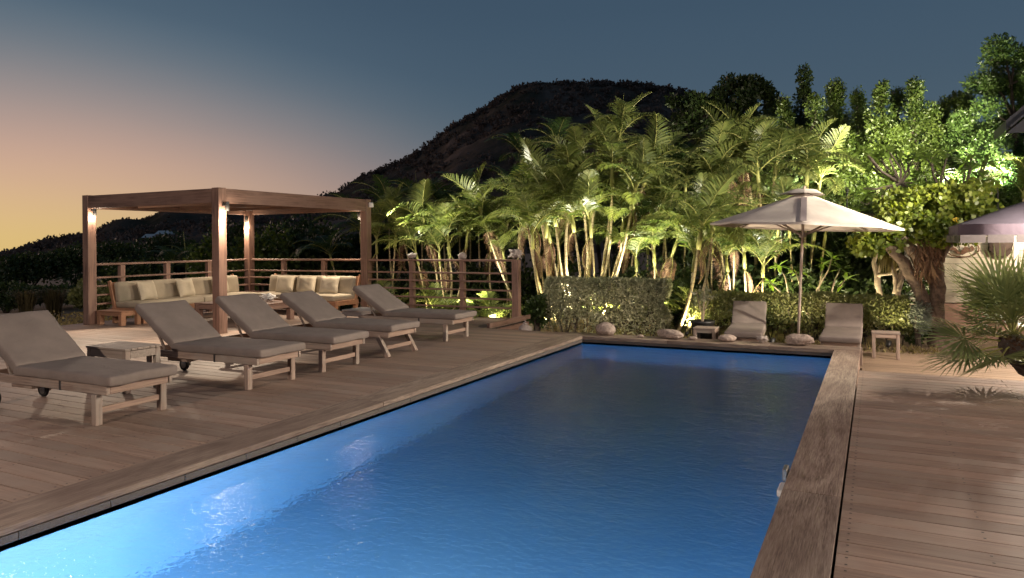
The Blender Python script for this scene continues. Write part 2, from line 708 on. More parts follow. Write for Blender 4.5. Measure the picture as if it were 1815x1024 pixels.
COVER = foliage('ground_cover_leaves', (.16, .13, .055), (.34, .28, .13), .2, .6, .2)
DRYGRASS = foliage('dry_grass', (.06, .05, .025), (.14, .11, .05), .2, .7, .2)
SCRUB = foliage('hill_scrub', (.09, .072, .06), (.24, .18, .15), .1, .8, .1, .05)
LAMPGLOW = emitter('lamp_glow', (1.0, .82, .58), 7.0)
POOLGLOW = emitter('pool_lamp_glow', (.75, .88, 1.0), 10.0)

# water
WATER, t, b = mat_base('pool_water')
b.inputs['Base Color'].default_value = (.93, .97, 1, 1)
b.inputs['Transmission Weight'].default_value = 1.0
b.inputs['IOR'].default_value = 1.33
b.inputs['Roughness'].default_value = .035
vec, _ = coords(t, (1, 1.5, 1), jitter=False, rot=(0, 0, .35))
n1 = noise_node(t, vec, 3.2, 2, .5, .6)
n2 = noise_node(t, vec, 17, 2, .6, .4)
ad = N(t, 'ShaderNodeMath', operation='MULTIPLY_ADD')
t.links.new(n2.outputs['Fac'], ad.inputs[0])
ad.inputs[1].default_value = .6
t.links.new(n1.outputs['Fac'], ad.inputs[2])
bump(t, b, ad.outputs[0], .5, .02)
va = N(t, 'ShaderNodeVolumeAbsorption')
va.inputs['Color'].default_value = (.86, .945, .984, 1)
va.inputs['Density'].default_value = 1.0
t.links.new(va.outputs[0], t.nodes['Material Output'].inputs['Volume'])
LINER, t, b = mat_base('pool_liner')
vec, _ = coords(t, jitter=False)
n = noise_node(t, vec, .8, 3)
rp = ramp(t, [(.3, (.20, .36, .53)), (.7, (.26, .43, .60))])
t.links.new(n.outputs['Fac'], rp.inputs[0])
t.links.new(rp.outputs[0], b.inputs['Base Color'])
b.inputs['Roughness'].default_value = .7

HILL, t, b = mat_base('hill_ground')
vec, _ = coords(t, jitter=False)
n = noise_node(t, vec, .045, 8, .65)
rp = ramp(t, [(.35, (.05, .05, .035)), (.55, (.13, .10, .08)), (.72, (.24, .18, .15))])
t.links.new(n.outputs['Fac'], rp.inputs[0])
t.links.new(rp.outputs[0], b.inputs['Base Color'])
b.inputs['Roughness'].default_value = 1
b.inputs['Specular IOR Level'].default_value = 0
bump(t, b, n.outputs['Fac'], 1.0, 3.0)
SEA, t, b = mat_base('sea_surface')
b.inputs['Base Color'].default_value = (.02, .035, .045, 1)
b.inputs['Roughness'].default_value = .12
b.inputs['IOR'].default_value = 1.33

# ------------------------------------------------------------------ SETTING: ground, sea, hill
XL, XR, XO = -4.58, -0.56, -0.21           # pool: coping edges
YN, YF, YB = 0.2, 11.82, 12.26
GZ = -0.40
mb = MB()
xs, ys = [-90, XL - .12, XR + .12, 90], [-60, YN - .12, YF + .12, 140]
vv = [(x, y, GZ) for y in ys for x in xs]
ff = []
for j in range(3):
    for i in range(3):
        if (i, j) != (1, 1):
            ff.append((j * 4 + i, j * 4 + i + 1, (j + 1) * 4 + i + 1, (j + 1) * 4 + i))
mb.add(vv, ff)
mb.build('ground', SOIL, kind='structure')
mb = MB()
mb.add([(-5000, -3000, -40), (3000, -3000, -40), (3000, 5000, -40), (-5000, 5000, -40)], [(0, 1, 2, 3)])
mb.build('sea', SEA, kind='structure')

SIL = [(-900, 520), (-400, 500), (0, 458), (40, 446), (75, 434), (100, 428), (150, 421), (185, 409), (200, 401), (215, 397), (262, 395), (290, 381),
       (340, 378), (450, 368), (560, 357), (600, 345), (622, 330), (650, 313), (700, 295), (750, 268), (800, 228), (850, 200), (880, 181), (905, 164),
       (935, 151), (1000, 149), (1060, 148), (1120, 149), (1160, 155), (1200, 161), (1240, 172), (1275, 186), (1330, 210), (1400, 245), (1500, 295),
       (1815, 340), (2400, 380), (3200, 420)]
RIDGE = 330.0


def sil_y(px):
    return np.interp(px, [a for a, _ in SIL], [b_ for _, b_ in SIL])


def hill_pos(px, s):
    """point on the hill: px fixes the bearing, s in 0..1 goes from the foot to the ridge"""
    d = ray(px, HY)
    hd = math.hypot(d[0], d[1])
    dirx, diry = d[0] / hd, d[1] / hd
    dr = ray(px, sil_y(px))
    H = CAMZ + dr[2] / math.hypot(dr[0], dr[1]) * RIDGE
    r = 95 + (RIDGE - 95) * s
    k = s if s <= 1 else 2 - s
    z = -9 + (H + 9) * (k ** 1.25)
    return dirx * r, diry * r, z


mb = MB()
PXS = np.linspace(-900, 3200, 300)
SS = np.concatenate([np.linspace(0, 1, 46), np.linspace(1.1, 1.9, 6)])
vs = []
for s in SS:
    for px in PXS:
        x, y, z = hill_pos(px, s)
        k = min(1, s * 3) * (1.0 if s < .93 else .35)
        z += (mnoise.fractal(Vector((x * .03, y * .03, .3)), 1, 2, 5) * 5.0) * k + mnoise.noise(Vector((x * .4, y * .4, 1.7))) * .8 * min(1, s * 3)
        vs.append((x, y, z))
nx = len(PXS)
fs = [(j * nx + i, j * nx + i + 1, (j + 1) * nx + i + 1, (j + 1) * nx + i) for j in range(len(SS) - 1) for i in range(nx - 1)]
mb.add(vs, fs)
mb.build('hill', HILL, smooth=True, kind='structure')
rng = np.random.default_rng(5)
PP = []
for i in range(2600):
    px = rng.uniform(-100, 1500)
    s = 1 - rng.uniform(0, 1) ** 1.7 * .75 if i > 700 else rng.uniform(.97, 1.01)
    x, y, z = hill_pos(px, s)
    sz = rng.uniform(.7, 2.0) * (1 if i > 700 else .8)
    p, o = blob(rng, (x, y, z + sz * .5), (sz * 1.3, sz * 1.3, sz), 34, .5)
    PP.append(p)
P = np.concatenate(PP)
link('hillside_scrub', leaves('hillside_scrub', P, SCRUB, 1.15, .8, rng), label='dark scrub and low trees covering the far hill', cat='scrub', kind='stuff')

# tiny far houses on the slope
for (px, s, w, lab, roofm) in [(222, .90, 3, 'tiny pale house near the crest of the far slope', WHITE), (268, .62, 4.5, 'tiny long white roofed house low on the far slope', WHITE),
                               (196, .58, 4, 'tiny red roofed house low on the far slope', RUST), (292, .60, 5, 'tiny grey wide house beyond the palm fronds on the far slope', WHITE)]:
    x, y, z = hill_pos(px, s)
    h = thing('hillside_house', (x, y, z - .5), lab, 'house', YAW, 'far houses on the hillside')
    MB().box((0, 0, .9), (w * .8, 3, 2.6), .02).build('wall', PLINTH, h)
    m2 = MB()
    a, c_, zt = w * .45, 1.8, 2.2
    m2.add([(-a, -c_, zt), (a, -c_, zt), (a, c_, zt), (-a, c_, zt), (-a * .8, 0, zt + 1.1), (a * .8, 0, zt + 1.1)],
           [(0, 1, 5, 4), (1, 2, 5), (2, 3, 4, 5), (3, 0, 4), (3, 2, 1, 0)])
    m2.build('roof', roofm, h)
    MB().box((0, -1.5, 1.2), (w * .12, .1, .9), .02).build('window', POT, h)

# ------------------------------------------------------------------ pool
pool = structure('pool')
PZ = -1.55
mb = MB()
x0, x1, y0, y1 = XL - .02, XR + .02, YN - .02, YF + .02
mb.add([(x0, y0, PZ), (x1, y0, PZ), (x1, y1, PZ), (x0, y1, PZ), (x0, y0, -.1), (x1, y0, -.1), (x1, y1, -.1), (x0, y1, -.1)],
       [(0, 1, 2, 3), (0, 4, 5, 1), (1, 5, 6, 2), (2, 6, 7, 3), (3, 7, 4, 0)])
mb.build('pool_shell', LINER, pool)
WZ = -.125
mb = MB()
mb.add([(x0 + .005, y0 + .005, WZ), (x1 - .005, y0 + .005, WZ), (x1 - .005, y1 - .005, WZ), (x0 + .005, y1 - .005, WZ)], [(0, 1, 2, 3)])
mb.build('pool_water', WATER, kind='structure')
# tile band between the coping and the water, and the outer shell
mb = MB()
for (c, s) in [((XL - .05, (YN + YF) / 2, -.11), (.06, YF - YN + .3, .12)), ((XR + .05, (YN + YF) / 2, -.11), (.06, YF - YN + .3, .12)),
               (((XL + XR) / 2, YF + .05, -.11), (XR - XL + .03, .06, .12)), (((XL + XR) / 2, YN - .05, -.11), (XR - XL + .03, .06, .12))]:
    mb.box(c, s, .003)
mb.build('tile_band', DARKGAP, pool)
mb = MB()
for i in range(20):
    ya = YN + i * (YF - YN) / 20
    mb.box((XL - .012, ya + (YF - YN) / 40, -.075), (.02, (YF - YN) / 20 - .004, .05), .003)
mb.build('granite_edge', GRANITE, pool)
# underwater lamps: fittings in the walls
for (lx, ly, ax, k) in [(-3.5, YN, 1, .75), (-1.5, YN, 1, .95)]:
    m2 = MB()
    R = Euler((-math.pi / 2 if ax else 0, 0 if ax else -math.pi / 2, 0)).to_matrix()
    prof = [(.0, .03), (.06, .03), (.075, .022), (.085, 0.002)]
    tmp = MB().lathe(prof, n=14)
    m2.add([tuple(R @ Vector(v) + Vector((lx, ly, -.62))) for v in tmp.v], tmp.f)
    m2.build('pool_lamp', POOLGLOW, pool)
    off = (0, .12, 0) if ax else (-.12, 0, 0)
    point_light('pool_light', (lx + off[0], ly + off[1] + .25, -.62), P_POOL * k, (.95, .93, .97), .08)

# coping boards (one object each)
cop = structure('pool_coping')


def plank(name, parent, mat, xa, xb, ya, yb, z1, th=.035, bev=.004):
    return MB().box(((xa + xb) / 2, (ya + yb) / 2, z1 - th / 2), (xb - xa, yb - ya, th), bev).build(name, mat, parent)


def board_local(name, parent, mat, xa, xb, ya, yb, z1, th, bev=.006):
    me = MB().box((0, 0, -th / 2), (xb - xa, yb - ya, th), bev).mesh(name, mat)
    return link(name, me, parent, ((xa + xb) / 2, (ya + yb) / 2, z1))


G = .004
for ya, yb in [(-.6, 1.9), (1.9, 6.1), (6.1, 9.2), (9.2, 11.82 + .0)]:
    board_local('coping_board', cop, COPING, XL - .40, XL, ya + G, yb - G, .004, .048, .003)
for ya, yb in [(-.6, 1.6), (1.6, 5.06), (5.06, YF)]:
    board_local('coping_board', cop, COPING, XR, XO, ya + G, yb - G, .006, .06, .002)
mb_far = [(XL - .40, -3.1), (-3.1, -1.5), (-1.5, XO)]
for xa, xb in mb_far:
    me = MB().box((0, 0, -.03), (YB - YF - G, xb - xa - G, .06), .006)
    me = MB()
    me.box((0, 0, -.03), (YB - YF - G, xb - xa - G, .06), .006)
    link('coping_board', me.mesh('coping_board', COPING), cop, ((xa + xb) / 2, (YF + YB) / 2 + .002, .006), (0, 0, math.pi / 2))
MB().box(((XL + XR) / 2, YF + .05, -.085), (XR - XL + .1, .03, .05), .003).build('riser_board', REDX, cop)
MB().box((XO - .04, (YN + 12.2) / 2, -.24), (.05, 12.2 - YN, .34), .003).build('riser_board', TEAKY, cop)
MB().box(((XL + XO) / 2 - .2, YB - .06, -.24), (XO - XL - .1, .05, .34), .003).build('riser_board', TEAK, cop)

# decks: every board is an object
PITCH = .17
rnd = random.Random(3)


def board_mesh(name, L, w, mat, screws=True):
    m2 = MB().box((0, 0, -.0175), (L, w, .035), .0015)
    if screws:
        k = max(2, int(round(L / .62)))
        for i in range(k):
            x = -L / 2 + .05 + i * (L - .1) / (k - 1)
            for y in (-w * .28, w * .28):
                r = .0065
                m2.add([(x - r, y - r, .0012), (x + r, y - r, .0012), (x + r, y + r, .0012), (x - r, y + r, .0012)], [(0, 1, 2, 3)], 1)
    return m2.mesh(name, [mat, SCREW])


def deck(name, parent_name, mat, rows, z, segs_of):
    d = structure(parent_name)
    cache = {}
    for i, y in enumerate(rows):
        for (xa, xb) in segs_of(i, y):
            L = round(xb - xa - .004, 3)
            key = L
            if key not in cache:
                cache[key] = board_mesh('deck_board', L, PITCH - .010, mat)
            link('deck_board', cache[key], d, ((xa + xb) / 2, y, z + rnd.uniform(-.0006, .0006)), (rnd.uniform(-.002, .002), 0, math.pi * rnd.choice((0, 1))))
    return d


def left_segs(i, y):
    xa, xb = -15.2, XL - .405
    if y > 12.25:
        xb = -6.75
    cuts = [[-11.7, -8.3], [-12.7, -9.4], [-13.2, -10.1, -7.2], [-10.7, -7.7]][i % 4]
    p = [xa] + [c for c in cuts if c < xb - .4] + [xb]
    return list(zip(p[:-1], p[1:]))


rows = [14.1 - PITCH / 2 - i * PITCH for i in range(80)]
dk = deck('deck', 'pool_deck', DECK, rows, 0.0, left_segs)
MB().box((-11.0, 7.3, -.2), (8.3, 13.5, .28), .01).box((-5.9, 6.3, -.2), (1.85, 11.7, .28), .01).build('deck_frame', DARKBARK, dk)
MB().box((-5.9, 12.2, -.19), (1.7, .03, .29), .003).build('fascia_board', REDX, dk)
MB().box((-6.70, 13.2, .045), (.06, 1.85, .09), .004).build('edge_kerb', REDY, dk)
MB().box((-6.72, 13.2, -.21), (.03, 1.85, .3), .003).build('fascia_board', REDY, dk)

rows = [10.12 - PITCH / 2 - i * PITCH for i in range(56)]
dr = deck('deck', 'side_deck', DECK, rows, -.004, lambda i, y: [(XO + .012, 2.6), (2.6, 6.4)] if i % 2 else [(XO + .012, 1.3), (1.3, 4.9)])
MB().box((3.1, 5.3, -.2), (6.5, 9.5, .28), .01).build('deck_frame', DARKBARK, dr)
MB().box((3.1, 10.135, -.19), (6.6, .03, .30), .003).build('fascia_board', WHITE, dr)
rows = [15.35 - PITCH / 2 - i * PITCH for i in range(31)]
dt = deck('deck', 'lower_terrace_deck', DECKT, rows, -.35, lambda i, y: ([(XO + .01, 2.2), (2.2, 7.4)] if i % 2 else [(XO + .01, 4.0), (4.0, 7.4)]) if y < 12.4 else
          ([(-.9, 2.2), (2.2, 7.4)] if i % 2 else [(-.9, 4.0), (4.0, 7.4)]))

# small white fitting on the pool wall
f = thing('pool_thermometer', (XR - .012, 5.36, -.05), 'small white plastic thermometer hooked on the pool wall under the coping', 'thermometer')
MB().box((-.014, .14, .03), (.035, .13, .09), .012).build('hook', GREYMETAL, f)
MB().box((-.022, -.04, -.035), (.045, .20, .05), .018).build('float', WHITE, f)

# ------------------------------------------------------------------ soft shapes
def soft_box(L, Wd, H, r=.04, seg=(14, 8, 3), bulge=.012, wr=.008, seed=0, wfreq=4.0):
    """rounded cushion with a slightly crowned, creased cover"""
    h = np.array((L, Wd, H)) / 2
    V, Fs, idx = [], [], {}

    def vid(p):
        k = tuple(round(a, 5) for a in p)
        if k not in idx:
            idx[k] = len(V)
            V.append(p)
        return idx[k]
    for k in range(3):
        i, j = [a for a in range(3) if a != k]
        ni, nj = seg[i], seg[j]

        def knots(n, hh):
            e = min(.9, r / hh)
            return [-1, -1 + e * .3, -1 + e] + list(np.linspace(-1 + e, 1 - e, n + 1)[1:-1]) + [1 - e, 1 - e * .3, 1]
        ui, uj = knots(ni, h[i]), knots(nj, h[j])
        for s in (-1, 1):
            g = []
            for a in ui:
                row = []
                for c in uj:
                    p = [0, 0, 0]
                    p[k], p[i], p[j] = s * h[k], a * h[i], c * h[j]
                    row.append(vid(tuple(p)))
                g.append(row)
            for a in range(len(ui) - 1):
                for c in range(len(uj) - 1):
                    q = (g[a][c], g[a + 1][c], g[a + 1][c + 1], g[a][c + 1])
                    flip = (s > 0) ^ (k != 1)
                    Fs.append(q[::-1] if flip else q)
    P = np.array(V)
    inner = np.clip(P, -(h - r), h - r)
    d = P - inner
    ln = np.linalg.norm(d, axis=1, keepdims=True)
    P = inner + np.where(ln > 1e-9, d / np.maximum(ln, 1e-9), 0) * r
    u, v = P[:, 0] / h[0], P[:, 1] / h[1]
    cr = np.clip((1 - u ** 4) * (1 - v ** 4), 0, 1)
    P[:, 2] += np.sign(P[:, 2]) * cr * bulge
    for q in range(len(P)):
        x, y, z = P[q]
        n = mnoise.noise(Vector((x * wfreq + seed * 3.1, y * wfreq * 1.6, seed)))
        n2 = mnoise.noise(Vector((x * wfreq * 2.7 + seed, y * wfreq * 2.2 + z * 8, 4.0)))
        P[q, 2] += wr * n + wr * .6 * n2
        P[q, 1] += wr * .5 * n2
    m2 = MB()
    m2.add(P, Fs)
    return m2


def pillow(Wd, Hh, T, seed=0, n=14):
    """throw pillow standing in the XZ plane, thickness along Y"""
    rg = random.Random(seed)
    V, Fs = [], []
    for s in (-1, 1):
        b0 = len(V)
        for i in range(n + 1):
            for j in range(n + 1):
                u, v = -1 + 2 * i / n, -1 + 2 * j / n
                th = (max(0, 1 - u ** 4) * max(0, 1 - v ** 4)) ** .55
                pin = 1 - .07 * (1 - abs(u) ** 2) * (abs(v) ** 3)
                pin2 = 1 - .07 * (1 - abs(v) ** 2) * (abs(u) ** 3)
                w = mnoise.noise(Vector((u * 2.3 + seed, v * 2.3, s * 2.0))) * .012 + mnoise.noise(Vector((u * 6 + seed, v * 6, s))) * .006
                V.append((u * Wd / 2 * pin2, s * (T / 2 * th + w * th), v * Hh / 2 * pin))
        for i in range(n):
            for j in range(n):
                q = (b0 + i * (n + 1) + j, b0 + (i + 1) * (n + 1) + j, b0 + (i + 1) * (n + 1) + j + 1, b0 + i * (n + 1) + j + 1)
                Fs.append(q if s < 0 else q[::-1])
    m2 = MB()
    m2.add(V, Fs)
    return m2


# ------------------------------------------------------------------ pergola
PX0, PX1, PY0, PY1 = -14.8, -10.95, 9.6, 13.95
PT = 2.72
pg = thing('pergola', ((PX0 + PX1) / 2, (PY0 + PY1) / 2, 0), 'square red hardwood pergola with a reed ceiling and small post lamps over the lounge corner', 'pergola')
pc = Vector(pg.location)


def pgl(x, y, z):
    return (x - pc.x, y - pc.y, z)


PW = .185
for (x, y) in [(PX0, PY0), (PX1, PY0), (PX0, PY1), (PX1, PY1)]:
    me = MB().box((0, 0, PT / 2), (PW, PW, PT), .006).mesh('post', REDZ)
    link('post', me, pg, pgl(x, y, 0))
BH, BT = .27, .07
for (xa, ya, xb, yb, m_) in [(PX0, PY0, PX1, PY0, REDX), (PX0, PY1, PX1, PY1, REDX)]:
    me = MB().box((0, 0, 0), (PX1 - PX0 - PW - .004, BT, BH), .006).mesh('beam', m_)
    link('beam', me, pg, pgl((xa + xb) / 2, ya + (-.05 if ya == PY0 else .05), PT - BH / 2 - .012))
for x in (PX0, PX1):
    me = MB().box((0, 0, 0), (BT, PY1 - PY0 - PW - .004, BH), .006).mesh('beam', REDY)
    link('beam', me, pg, pgl(x + (-.05 if x == PX0 else .05), (PY0 + PY1) / 2, PT - BH / 2 - .012))
for y in (PY0 + 1.1, PY0 + 2.2, PY0 + 3.3):
    me = MB().box((0, 0, 0), (PX1 - PX0 - .14, .06, .11), .004).mesh('joist', REDX)
    link('joist', me, pg, pgl((PX0 + PX1) / 2, y, 2.545))
nsl = 58
wsl = (PX1 - PX0 - .12) / nsl
me = MB().box((0, 0, 0), (wsl - .012, PY1 - PY0 - .12, .022), .006).mesh('roof_slat', REED)
for i in range(nsl):
    link('roof_slat', me, pg, pgl(PX0 + .06 + wsl * (i + .5), (PY0 + PY1) / 2, 2.614 + rnd.uniform(-.002, .002)), (0, 0, math.pi * rnd.choice((0, 1))))
# the four lamps, on the inner side of each post
hm = MB().lathe([(.0, .085), (.036, .085), (.038, .08), (.038, -.085), (.031, -.085), (.031, -.07), (0, -.07)], n=14).mesh('lamp', DARKMETAL, True)
gm = MB().lathe([(.0, -.0745), (.0305, -.0745)], n=14).mesh('lamp_glass', LAMPGLOW)
bm_ = MB().box((0, 0, 0), (.05, .05, .06), .004).mesh('lamp_bracket', DARKMETAL)
for (x, y, ox, oy) in [(PX0, PY0, PW / 2 + .085, 0), (PX1, PY0, 0.03, PW / 2 + .062), (PX0, PY1, .06, -PW / 2 - .06), (PX1, PY1, -PW / 2 - .03, -PW / 2 - .03)]:
    lz = 2.375 if y == PY0 else 2.33
    if (x, y) == (PX1, PY0):
        ox, oy = PW / 2 + .085, .03
    if (x, y) == (PX1, PY1):
        ox, oy = -PW / 2 - .09, -.02
    l = link('lamp', hm, pg, pgl(x + ox, y + oy, lz))
    link('lamp_glass', gm, l)
    link('lamp_bracket', bm_, l, (-ox * .45, -oy * .45, .03))
    dx_, dy_, an_, k_ = {(PX0, PY0): (2.3, -1.5, 64, .9), (PX1, PY0): (.65, -.95, 86, 1.15), (PX0, PY1): (.3, -.3, 130, .6), (PX1, PY1): (-1.1, -1.4, 110, .8)}[(x, y)]
    spot_light('pergola_light', (x + ox, y + oy, lz - .105), (x + ox + dx_, y + oy + dy_, 0), P_PERGOLA * k_, WARM, an_, .35, .07)
    point_light('pergola_glow', (x + ox, y + oy, lz - .11), 24, WARM, .10)

# garden flood lamp on the outer face of the outer post
fl = MB()
fl.box((0, 0, 0), (.07, .10, .12), .012)
fl.box((.04, 0, -.01), (.02, .08, .09), .006)
fo_ = fl.build('flood_head', WHITE, pg)
fo_.location = pgl(PX1 + PW / 2 + .05, PY1 + .02, 2.58)
spot_light('garden_flood', (PX1 + PW / 2 + .13, PY1 + .02, 2.58), (-7.2, 16.4, 1.4), 950, (1.0, .93, .72), 100, .6, .04)

# ------------------------------------------------------------------ railing
rl = thing('deck_railing', (-10.8, 13.95, 0), 'red hardwood railing with thin horizontal rails round the lounge corner of the deck', 'railing')
RO = Vector(rl.location)
RH = 1.26
MIDS = (.98, .80, .61, .42, .23)


def rpost(x, y, h=RH - .02, w=.11):
    link('post', MB().box((0, 0, h / 2), (w, w, h), .005).mesh('post', REDZ), rl, (x - RO.x, y - RO.y, 0))


XE = -6.93
for x in (-13.6, -12.27, -9.63, -8.27):
    rpost(x, PY1 + .02)
rpost(XE, PY1 + .02, RH + .02, .15)
for y in (10.34, 11.48, 12.66):
    rpost(PX0 - .03, y)
for (xa, xb) in [(PX0 + .1, PX1 - .1), (PX1 + .1, XE - .078)]:
    link('top_rail', MB().box((0, 0, 0), (xb - xa, .13, .045), .006).mesh('top_rail', REDX), rl, ((xa + xb) / 2 - RO.x, .02, RH))
    for z in MIDS:
        link('rail', MB().box((0, 0, 0), (xb - xa, .03, .038), .004).mesh('rail', REDX), rl, ((xa + xb) / 2 - RO.x, -.055, z))
link('top_rail', MB().box((0, 0, 0), (.13, PY1 - PY0 - .2, .045), .006).mesh('top_rail', REDY), rl, (PX0 - .03 - RO.x, (PY0 + PY1) / 2 - RO.y, RH))
for z in MIDS:
    link('rail', MB().box((0, 0, 0), (.03, PY1 - PY0 - .2, .038), .004).mesh('rail', REDY), rl, (PX0 + .045 - RO.x, (PY0 + PY1) / 2 - RO.y, z))


# ------------------------------------------------------------------ rocks, shells
def rock(name, loc, size, label, cat, seed, mat=STONE, rz=0, group=None, amp=.22, spikes=0.0, sub=4):
    import bmesh
    bm = bmesh.new()
    bmesh.ops.create_icosphere(bm, subdivisions=sub, radius=1.0)
    for v in bm.verts:
        p = v.co.copy()
        d = mnoise.fractal(p * 1.1 + Vector((seed * 3.3, 0, 0)), 1, 2, 3) * amp + mnoise.noise(p * 6 + Vector((seed, 2, 0))) * amp * .12
        if spikes:
            d += max(0, mnoise.noise(p * 3.2 + Vector((seed, 7, 1)))) ** 1.5 * spikes
        v.co = p * (1 + d)
        v.co.x *= size[0] / 2
        v.co.y *= size[1] / 2
        v.co.z *= size[2] / 2
    zs = min(v.co.z for v in bm.verts)
    for v in bm.verts:
        v.co.z -= zs + size[2] * .05
        v.co.z = max(v.co.z, 0)
    me = bpy.data.meshes.new(name)
    bm.to_mesh(me)
    bm.free()
    me.materials.append(mat)
    me.polygons.foreach_set('use_smooth', [True] * len(me.polygons))
    return link(name, me, None, loc, (0, 0, rz), label=label, cat=cat, group=group)


CZ = .006
rock('stone', (-4.25, 12.1, CZ), (.36, .27, .24), 'large round pitted coral stone on the pool edge before the tall hedge', 'stone', 1, group='coral stones along the pool edge', amp=.12)
rock('stone', (-3.1, 12.08, CZ), (.50, .2, .17), 'long pinkish coral stone on the pool edge between the tall hedge and black pot', 'stone', 2, rz=-.3, group='coral stones along the pool edge')
rock('stone', (-2.16, 12.07, CZ), (.28, .2, .13), 'smooth oval stone on the pool edge before the small grey stool and its lounger', 'stone', 3, rz=.2, group='coral stones along the pool edge', amp=.1)
rock('stone', (-1.07, 12.08, CZ), (.44, .24, .17), 'knobbly two lobed coral stone on the pool edge below the parasol pole', 'stone', 6, rz=-.1, group='coral stones along the pool edge', amp=.3)
rock('pebble', (-3.60, 12.03, CZ), (.12, .09, .05), 'small pale pebble on the pool edge beside the large round stone', 'pebble', 5, group='small stones along the pool edge')
rock('pebble', (-2.72, 12.08, CZ), (.15, .11, .06), 'small flat pebble on the pool edge before the black pot', 'pebble', 8, group='small stones along the pool edge')
rock('coral', (-1.62, 12.14, CZ), (.16, .12, .09), 'small spiky white coral piece on the pool edge between two stones', 'coral', 9, SHELL, amp=.3, spikes=1.2)


def conch(loc, s, label, rz, tilt=0.0, group=None):
    """spiral shell: a coiled cone with knobs, a flared lip"""
    m2 = MB()
    nt_, nr = 96, 10
    V, Fs = [], []
    for i in range(nt_ + 1):
        t_ = i / nt_
        a = t_ * 2 * math.pi * 4.2
        R0 = .5 * t_ ** 1.3
        r0 = .02 + .30 * t_ ** 1.5
        zc = .85 - 1.0 * t_ ** .9
        kn = 1 + .22 * max(0, math.sin(a * 3.5)) ** 3
        for k in range(nr):
            b_ = 2 * math.pi * k / nr
            rr = R0 * .55 + r0 * math.cos(b_) * kn * (1.25 if t_ > .86 else 1)
            V.append((rr * math.cos(a) * s, rr * math.sin(a) * s, (zc + r0 * 1.1 * math.sin(b_)) * s))
    for i in range(nt_):
        for k in range(nr):
            k2 = (k + 1) % nr
            Fs.append((i * nr + k, i * nr + k2, (i + 1) * nr + k2, (i + 1) * nr + k))
    m2.add(V, Fs)
    me = m2.mesh('shell', SHELL, True)
    zmin = min(v[2] for v in V)
    return link('shell', me, None, (loc[0], loc[1], loc[2] - zmin * .75), (tilt, 0, rz), label=label, cat='shell', group=group)


conch((-6.05, 12.55, -.10), .24, 'pale pointed conch shell lying between the railing end post and the tall hedge', .6, .25)
MB().box((-5.85, 12.55, -.13), (1.3, .45, .06), .02).build('soil_bed', SOIL, kind='structure')
rock('coral', (-9.63, PY1 + .02, RH + .02), (.20, .16, .13), 'rounded white coral lump on the railing post nearest the pergola', 'coral', 11, SHELL, amp=.3, spikes=.8, group='coral pieces on the railing posts')
rock('coral', (-8.27, PY1 + .02, RH + .02), (.19, .15, .16), 'square cut pale coral block on the middle railing post', 'coral', 14, SHELL, amp=.25, rz=.6, group='coral pieces on the railing posts')
rock('coral', (XE, PY1 + .02, RH + .03), (.26, .2, .15), 'wide frilly coral piece on the end post of the railing', 'coral', 17, SHELL, amp=.35, spikes=1.4, group='coral pieces on the railing posts')


